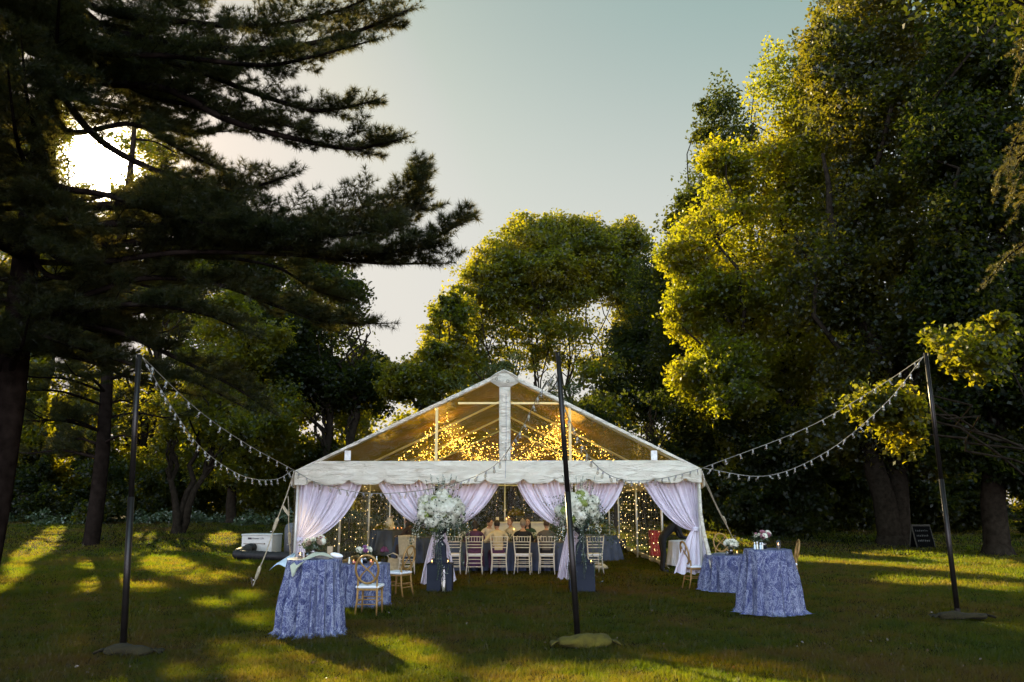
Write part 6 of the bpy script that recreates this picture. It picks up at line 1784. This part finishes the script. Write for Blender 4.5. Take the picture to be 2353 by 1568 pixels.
    addball((0, 0, 0.0), (0.074, 0.092, 0.115), 0); addball((0, 0.045, -0.055), (0.052, 0.048, 0.058), 0)
    addball((0, 0.098, -0.015), (0.013, 0.02, 0.024), 0, 8, 6); addball((0, 0.084, -0.06), (0.024, 0.012, 0.008), 5, 8, 5)
    for s in (-1, 1):
        addball((s * 0.030, 0.082, 0.012), (0.012, 0.008, 0.007), 4, 8, 5); addball((s * 0.074, -0.005, -0.01), (0.010, 0.018, 0.03), 0, 8, 6)
        addball((s * 0.030, 0.084, 0.028), (0.018, 0.006, 0.004), 4, 8, 4)
    m2.materials.clear()
    for mm in (M_skin, top, bottom, M_shoe, M_eye, M_lip): m2.materials.append(mm)
    bm.to_mesh(m2); bm.free()
    m2.name = 'body'; link('body', m2, root)
    hb2 = MB()
    def H(c, r, nu=16, nv=10):
        k = MB(); k.ball((0, 0, 0), r, nu, nv)
        rr = random.Random(3)
        hb2.add([Hm @ (Vector(p) * (1 + 0.05 * rr.uniform(-1, 1)) + Vector(c)) for p in k.v], k.f)
    H((0, -0.018, 0.028), (0.083, 0.092, 0.105))
    if hairkind == 'long':
        H((0, -0.04, -0.08), (0.088, 0.06, 0.13)); H((0.06, -0.01, -0.12), (0.035, 0.05, 0.13)); H((-0.06, -0.01, -0.12), (0.035, 0.05, 0.13))
    elif hairkind == 'bun':
        H((0, -0.10, 0.03), (0.05, 0.045, 0.05), 10, 7)
    elif hairkind == 'bob':
        H((0, -0.035, -0.04), (0.09, 0.075, 0.10))
    hb2.build('hair', hair, root, smooth=True)
    if skirt:
        mb = MB(); rows = []
        for j in range(8):
            t = j / 7
            rows.append([Vector((0.24 * math.cos(a) * (1 + 0.15 * t), 0.20 + 0.30 * math.sin(a), 0.60 - 0.42 * t + 0.02 * math.sin(5 * a))) for a in np.linspace(0, 2 * PI, 25)])
        mb.grid(rows); mb.build('skirt', bottom, root, smooth=True, solid=0.006)
    return root
M_cw = cloth('cream_jacket', (0.55, 0.46, 0.28)); M_pl = cloth('plum_dress', (0.07, 0.025, 0.07)); M_ds = cloth('dark_suit', (0.012, 0.012, 0.014)); M_gj = cloth('grey_jacket', (0.10, 0.085, 0.07))
M_ws = cloth('white_shirt', (0.55, 0.48, 0.40)); M_cd = cloth('cream_dress', (0.58, 0.50, 0.36)); M_gr = cloth('green_dress', (0.03, 0.06, 0.03)); M_bk = cloth('black_uniform', (0.008, 0.008, 0.009)); M_br = cloth('brown_dress', (0.05, 0.03, 0.025))
def seat(px, Y): p = at(px, 1290, Y); return (p.x, Y, 0.0)
DA = {1: ((0.27, 0.18, 0.84), (0.16, 0.42, 0.82)), -1: ((0.27, 0.18, 0.84), (0.16, 0.42, 0.82))}
person('guest in dark plum with a dark bob, back to the camera', seat(1091, 22.0), 4, 'sit', M_pl, M_pl, M_hair_d, 'bob', DA, 0.30, 0, 0.5, skirt=True)
person('guest in a cream jacket leaning sideways, seen from behind', seat(1145, 22.0), 14, 'sit', M_cw, M_pl, M_hair_d, 'short', {1: ((0.32, 0.12, 0.86), (0.22, 0.34, 0.84)), -1: ((0.36, 0.06, 0.82), (0.30, 0.28, 0.80))}, 0.22, 10, 0.3)
person('man in a dark suit with greying hair, seen from behind', seat(1202, 22.0), 0, 'sit', M_ds, M_ds, M_hair_g, 'short', DA, 0.10, -8, 0.1)
person('guest in a grey-brown jacket half hidden by the curtain', seat(1256, 22.0), -4, 'sit', M_gj, M_ds, M_hair_b, 'short', DA, 0.14, 10, 0.2)
person('man in a white shirt looking down across the table', seat(1121, 24.05), 205, 'sit', M_ws, M_ds, M_hair_d, 'short', DA, 0.12, 20, 0.5)
person('woman in a cream dress with her hair up, facing left', seat(1176, 24.15), 128, 'sit', M_cd, M_cd, M_hair_b, 'bun', DA, 0.05, 10, 0.0)
person('woman with long dark hair facing the camera', seat(1213, 24.1), 178, 'sit', M_gr, M_gr, M_hair_d, 'long', DA, 0.08, -8, 0.1)
q = gnd(945, 1298)
person('woman in brown leaning in at the round table left of the urn', (q.x - 0.05, q.y + 0.25, 0), 60, 'sit', M_br, M_br, M_hair_d, 'long', DA, 0.18, 10, 0.2)
q = gnd(1526, 1316)
person('waiter in black bending over the white side table', (q.x, q.y + 0.1, 0), -88, 'bend', M_bk, M_bk, M_hair_d, 'short')

# ------------------------------------------------------------------ things on the dinner tables, on the ground and on the bar
def greens(label, loc, L, seed, mat=M_green, flowers=('ivory', 'hyd')):
    rs = np.random.RandomState(seed)
    o = thing('centrepiece', label, 'flowers', loc, group='flower centrepieces in the tent')
    C, S, U = [], [], []
    for i in range(220):
        d = rdir(1, rs)[0]; d[2] = abs(d[2]); C.append(d * np.array([L, 0.14, 0.20]) * (0.5 + 0.6 * rs.rand()) + np.array([0, 0, 0.03])); S.append(0.06 * (0.7 + 0.6 * rs.rand())); U.append(d)
    np_mesh('foliage', leaf_quads(np.array(C), np.array(S), np.array(U), rs, slim=0.55), 4, mat, o)
    for i in range(9):
        d = rdir(1, rs)[0]; d[2] = abs(d[2]) + 0.2; d = nrm(d)
        put_bloom(HYD[1] if flowers[i % len(flowers)] == 'hyd' else ROSE[flowers[i % len(flowers)]], o, d * np.array([L * 0.9, 0.13, 0.18]) + np.array([0, 0, 0.03]), d, 0.8, rs)
lx = lambda px: at(px, 1240, 23.3).x
greens('leafy centrepiece in front of the woman with her hair up', (lx(1163), 23.0, 0.77), 0.24, 141)
greens('leafy centrepiece in front of the long haired woman', (lx(1222), 23.05, 0.77), 0.22, 142)
greens('leafy centrepiece at the left end of the long table', (lx(1070), 23.0, 0.77), 0.26, 143)
GD = 'candles inside the tent'
candle('tall lit candle on the long table before the woman with her hair up', (lx(1181), 22.9, 0.77), 0.012, 0.32, None, group=GD)
candle('lit candle on the long table right of the man in the dark suit', (lx(1231), 22.68, 0.77), 0.03, 0.06, M_copper, 0.04, 0.09, GD)
candle('lit candle on the long table between plum and cream guests', (lx(1113), 22.68, 0.77), 0.03, 0.06, M_copper, 0.04, 0.09, GD)
candle('lit candle on the back bar by the bottle', (at(1164, 1190, 28.5).x, 28.45, 1.152), 0.03, 0.10, None, group=GD)
candle('second lit candle on the back bar, right of the first', (at(1169, 1190, 28.5).x, 28.5, 1.152), 0.03, 0.14, None, group=GD)
wb = thing('wine_bottle', 'dark wine bottle standing on the back bar', 'bottle', (at(1143, 1190, 28.5).x, 28.5, 1.152))
mb = MB(); mb.lathe([(0.0, 0), (0.05, 0), (0.052, 0.02), (0.052, 0.22), (0.02, 0.30), (0.018, 0.38), (0.0, 0.385)], n=14); mb.build('body', M_urn, wb, smooth=True)
mb = MB(); mb.lathe([(0.0535, 0.06), (0.0535, 0.17)], n=14); mb.build('paper_label', M_cream, wb)
greens('round flower bunch on the back bar behind the woman with her hair up', (at(1184, 1180, 28.6).x, 28.6, 1.35), 0.30, 144, M_maple_warm, ('blush', 'ivory'))
cx_, cy_2 = cake_t.location.x, cake_t.location.y
ck = thing('wedding_cake', 'tiered cream wedding cake on the slate table', 'cake', (cx_ - 0.05, cy_2, 0.866))
for (r0, z0, z1) in ((0.20, 0.0, 0.14), (0.15, 0.142, 0.28), (0.10, 0.282, 0.42)):
    mb = MB(); mb.lathe([(0.0, z0), (r0, z0), (r0, z1 - 0.01), (r0 - 0.01, z1), (0.0, z1)], n=24); mb.build('tier', M_cream, ck, smooth=False)
for i, (a, z) in enumerate(((0.5, 0.45), (3.6, 0.3), (4.4, 0.16), (5.2, 0.43))):
    put_bloom(ROSE['blush'], ck, (0.11 * math.cos(a), 0.11 * math.sin(a), z), (math.cos(a), math.sin(a), 0.5), 1.2)
greens('yellowish flowers round the foot of the cake', (cx_ - 0.25, cy_2 - 0.25, 0.866), 0.30, 145, M_maple_warm, ('blush', 'ivory'))
for i, (dx, dy_) in enumerate(((-0.55, -0.2), (0.18, -0.48), (0.30, -0.45), (0.42, -0.35))):
    candle(('lit votive at the left edge of the cake table', 'lit votive in front of the cake, nearest it', 'lit votive in front of the cake, middle of the cluster', 'lit votive in front of the cake, rightmost of the cluster')[i], (cx_ + dx, cy_2 + dy_, 0.866), 0.025, 0.04, M_copper, 0.036, 0.07, GD)
sx_, sy_ = side_t.location.x, side_t.location.y
for i, (dx, h) in enumerate(((0.0, 0.09), (0.12, 0.1), (0.24, 0.08))):
    mb = MB(); mb.lathe([(0.03, 0), (0.035, h), (0.031, h), (0.027, 0.004)], (0, 0, 0), 12)
    g = thing('drinking_glass', ('empty glass left on the white side table', 'empty glass in the middle of the white side table', 'empty glass right on the white side table')[i], 'glass', (sx_ + dx, sy_ - 0.1, 0.768), group='glasses on the side table'); mb.build('bowl', M_glass, g, smooth=True)
    mb = MB(); mb.lathe([(0.0, 0.0), (0.031, 0.0), (0.031, 0.006), (0.0, 0.006)], n=12); mb.build('base', M_glass, g)
def lump(name, label, cat, c, r, mat, seed, extra=None):
    rs = np.random.RandomState(seed); mb = MB(); mb.ball((0, 0, 0), 1.0, 22, 14); ph = rs.rand(6) * 6
    vs2 = []
    for p in mb.v:
        q = Vector(p); k = 1 + 0.14 * math.sin(4 * q.x + ph[0] + 3 * q.z) + 0.10 * math.sin(7 * q.y + 5 * q.x + ph[1]) + 0.07 * math.sin(11 * q.z + 6 * q.x + ph[2])
        vs2.append((c[0] + q.x * r[0] * k, c[1] + q.y * r[1] * k, max(0.004, c[2] + q.z * r[2] * k)))
    mb.v = vs2; return tag(mb.build(name, mat, None, smooth=True), label, cat)
q = gnd(1150, 1311); lump('plastic_bag', 'crumpled white bag on the grass under a ballroom chair', 'bag', (q.x, q.y + 0.25, 0.05), (0.20, 0.14, 0.09), plain('white_film', (0.55, 0.56, 0.60), 0.4, bump=0.6, bscale=15), 151)
q = gnd(1383, 1310); lump('fluffy_bag', 'fluffy cream bag lying beside the right plinth', 'bag', (q.x, q.y + 0.1, 0.08), (0.17, 0.12, 0.085), plain('cream_fleece', (0.55, 0.46, 0.28), 0.95, bump=1.0, bscale=40), 152)
q = gnd(902, 1318)
tt = thing('tote_bag', 'slouched beige tote bag beside the covered ballroom chair', 'bag', (q.x, q.y + 0.1, 0))
mb = MB(); rows = []
for j in range(10):
    v_ = j / 9
    rows.append([Vector(((0.22 - 0.05 * v_) * math.cos(a) * (1 + 0.06 * math.sin(3 * a + 4 * v_)) + 0.05 * v_, (0.12 - 0.06 * v_) * math.sin(a), 0.01 + 0.36 * v_ + 0.03 * math.sin(2 * a) * v_)) for a in np.linspace(0, 2 * PI, 25)])
mb.grid(rows); mb.build('body', plain('beige_cotton', (0.42, 0.35, 0.22), 0.9, bump=0.4, bscale=20), tt, smooth=True, solid=0.006)
for s in (-0.05, 0.05):
    mb = MB(); mb.tube([(-0.10, s, 0.36), (-0.16, s - 0.02, 0.46), (-0.02, s, 0.52), (0.12, s, 0.46), (0.14, s, 0.36)], 0.010, 6); mb.build('handle', M_cream, tt, smooth=True)
q = gnd(872, 1300)
o = thing('purple_hydrangea', 'purple hydrangea bloom standing by the beige tote bag', 'flower', (q.x + 0.1, q.y + 0.2, 0.0))
pm_ = bloom_mesh('bloom', 0.12, 120, 0.05, M_mauve, 153); put_bloom(pm_, o, (0, 0, 0.42), (0, 0, 1), 1.0)
mb = MB(); mb.tube([(0, 0, 0.0), (0.01, 0, 0.40)], 0.008, 6); mb.build('stem', M_green, o)
mb = MB(); mb.lathe([(0.07, 0), (0.09, 0.18), (0.085, 0.18), (0.065, 0.006), (0.0, 0.006)], n=14); mb.build('pot', M_urn, o, smooth=True)
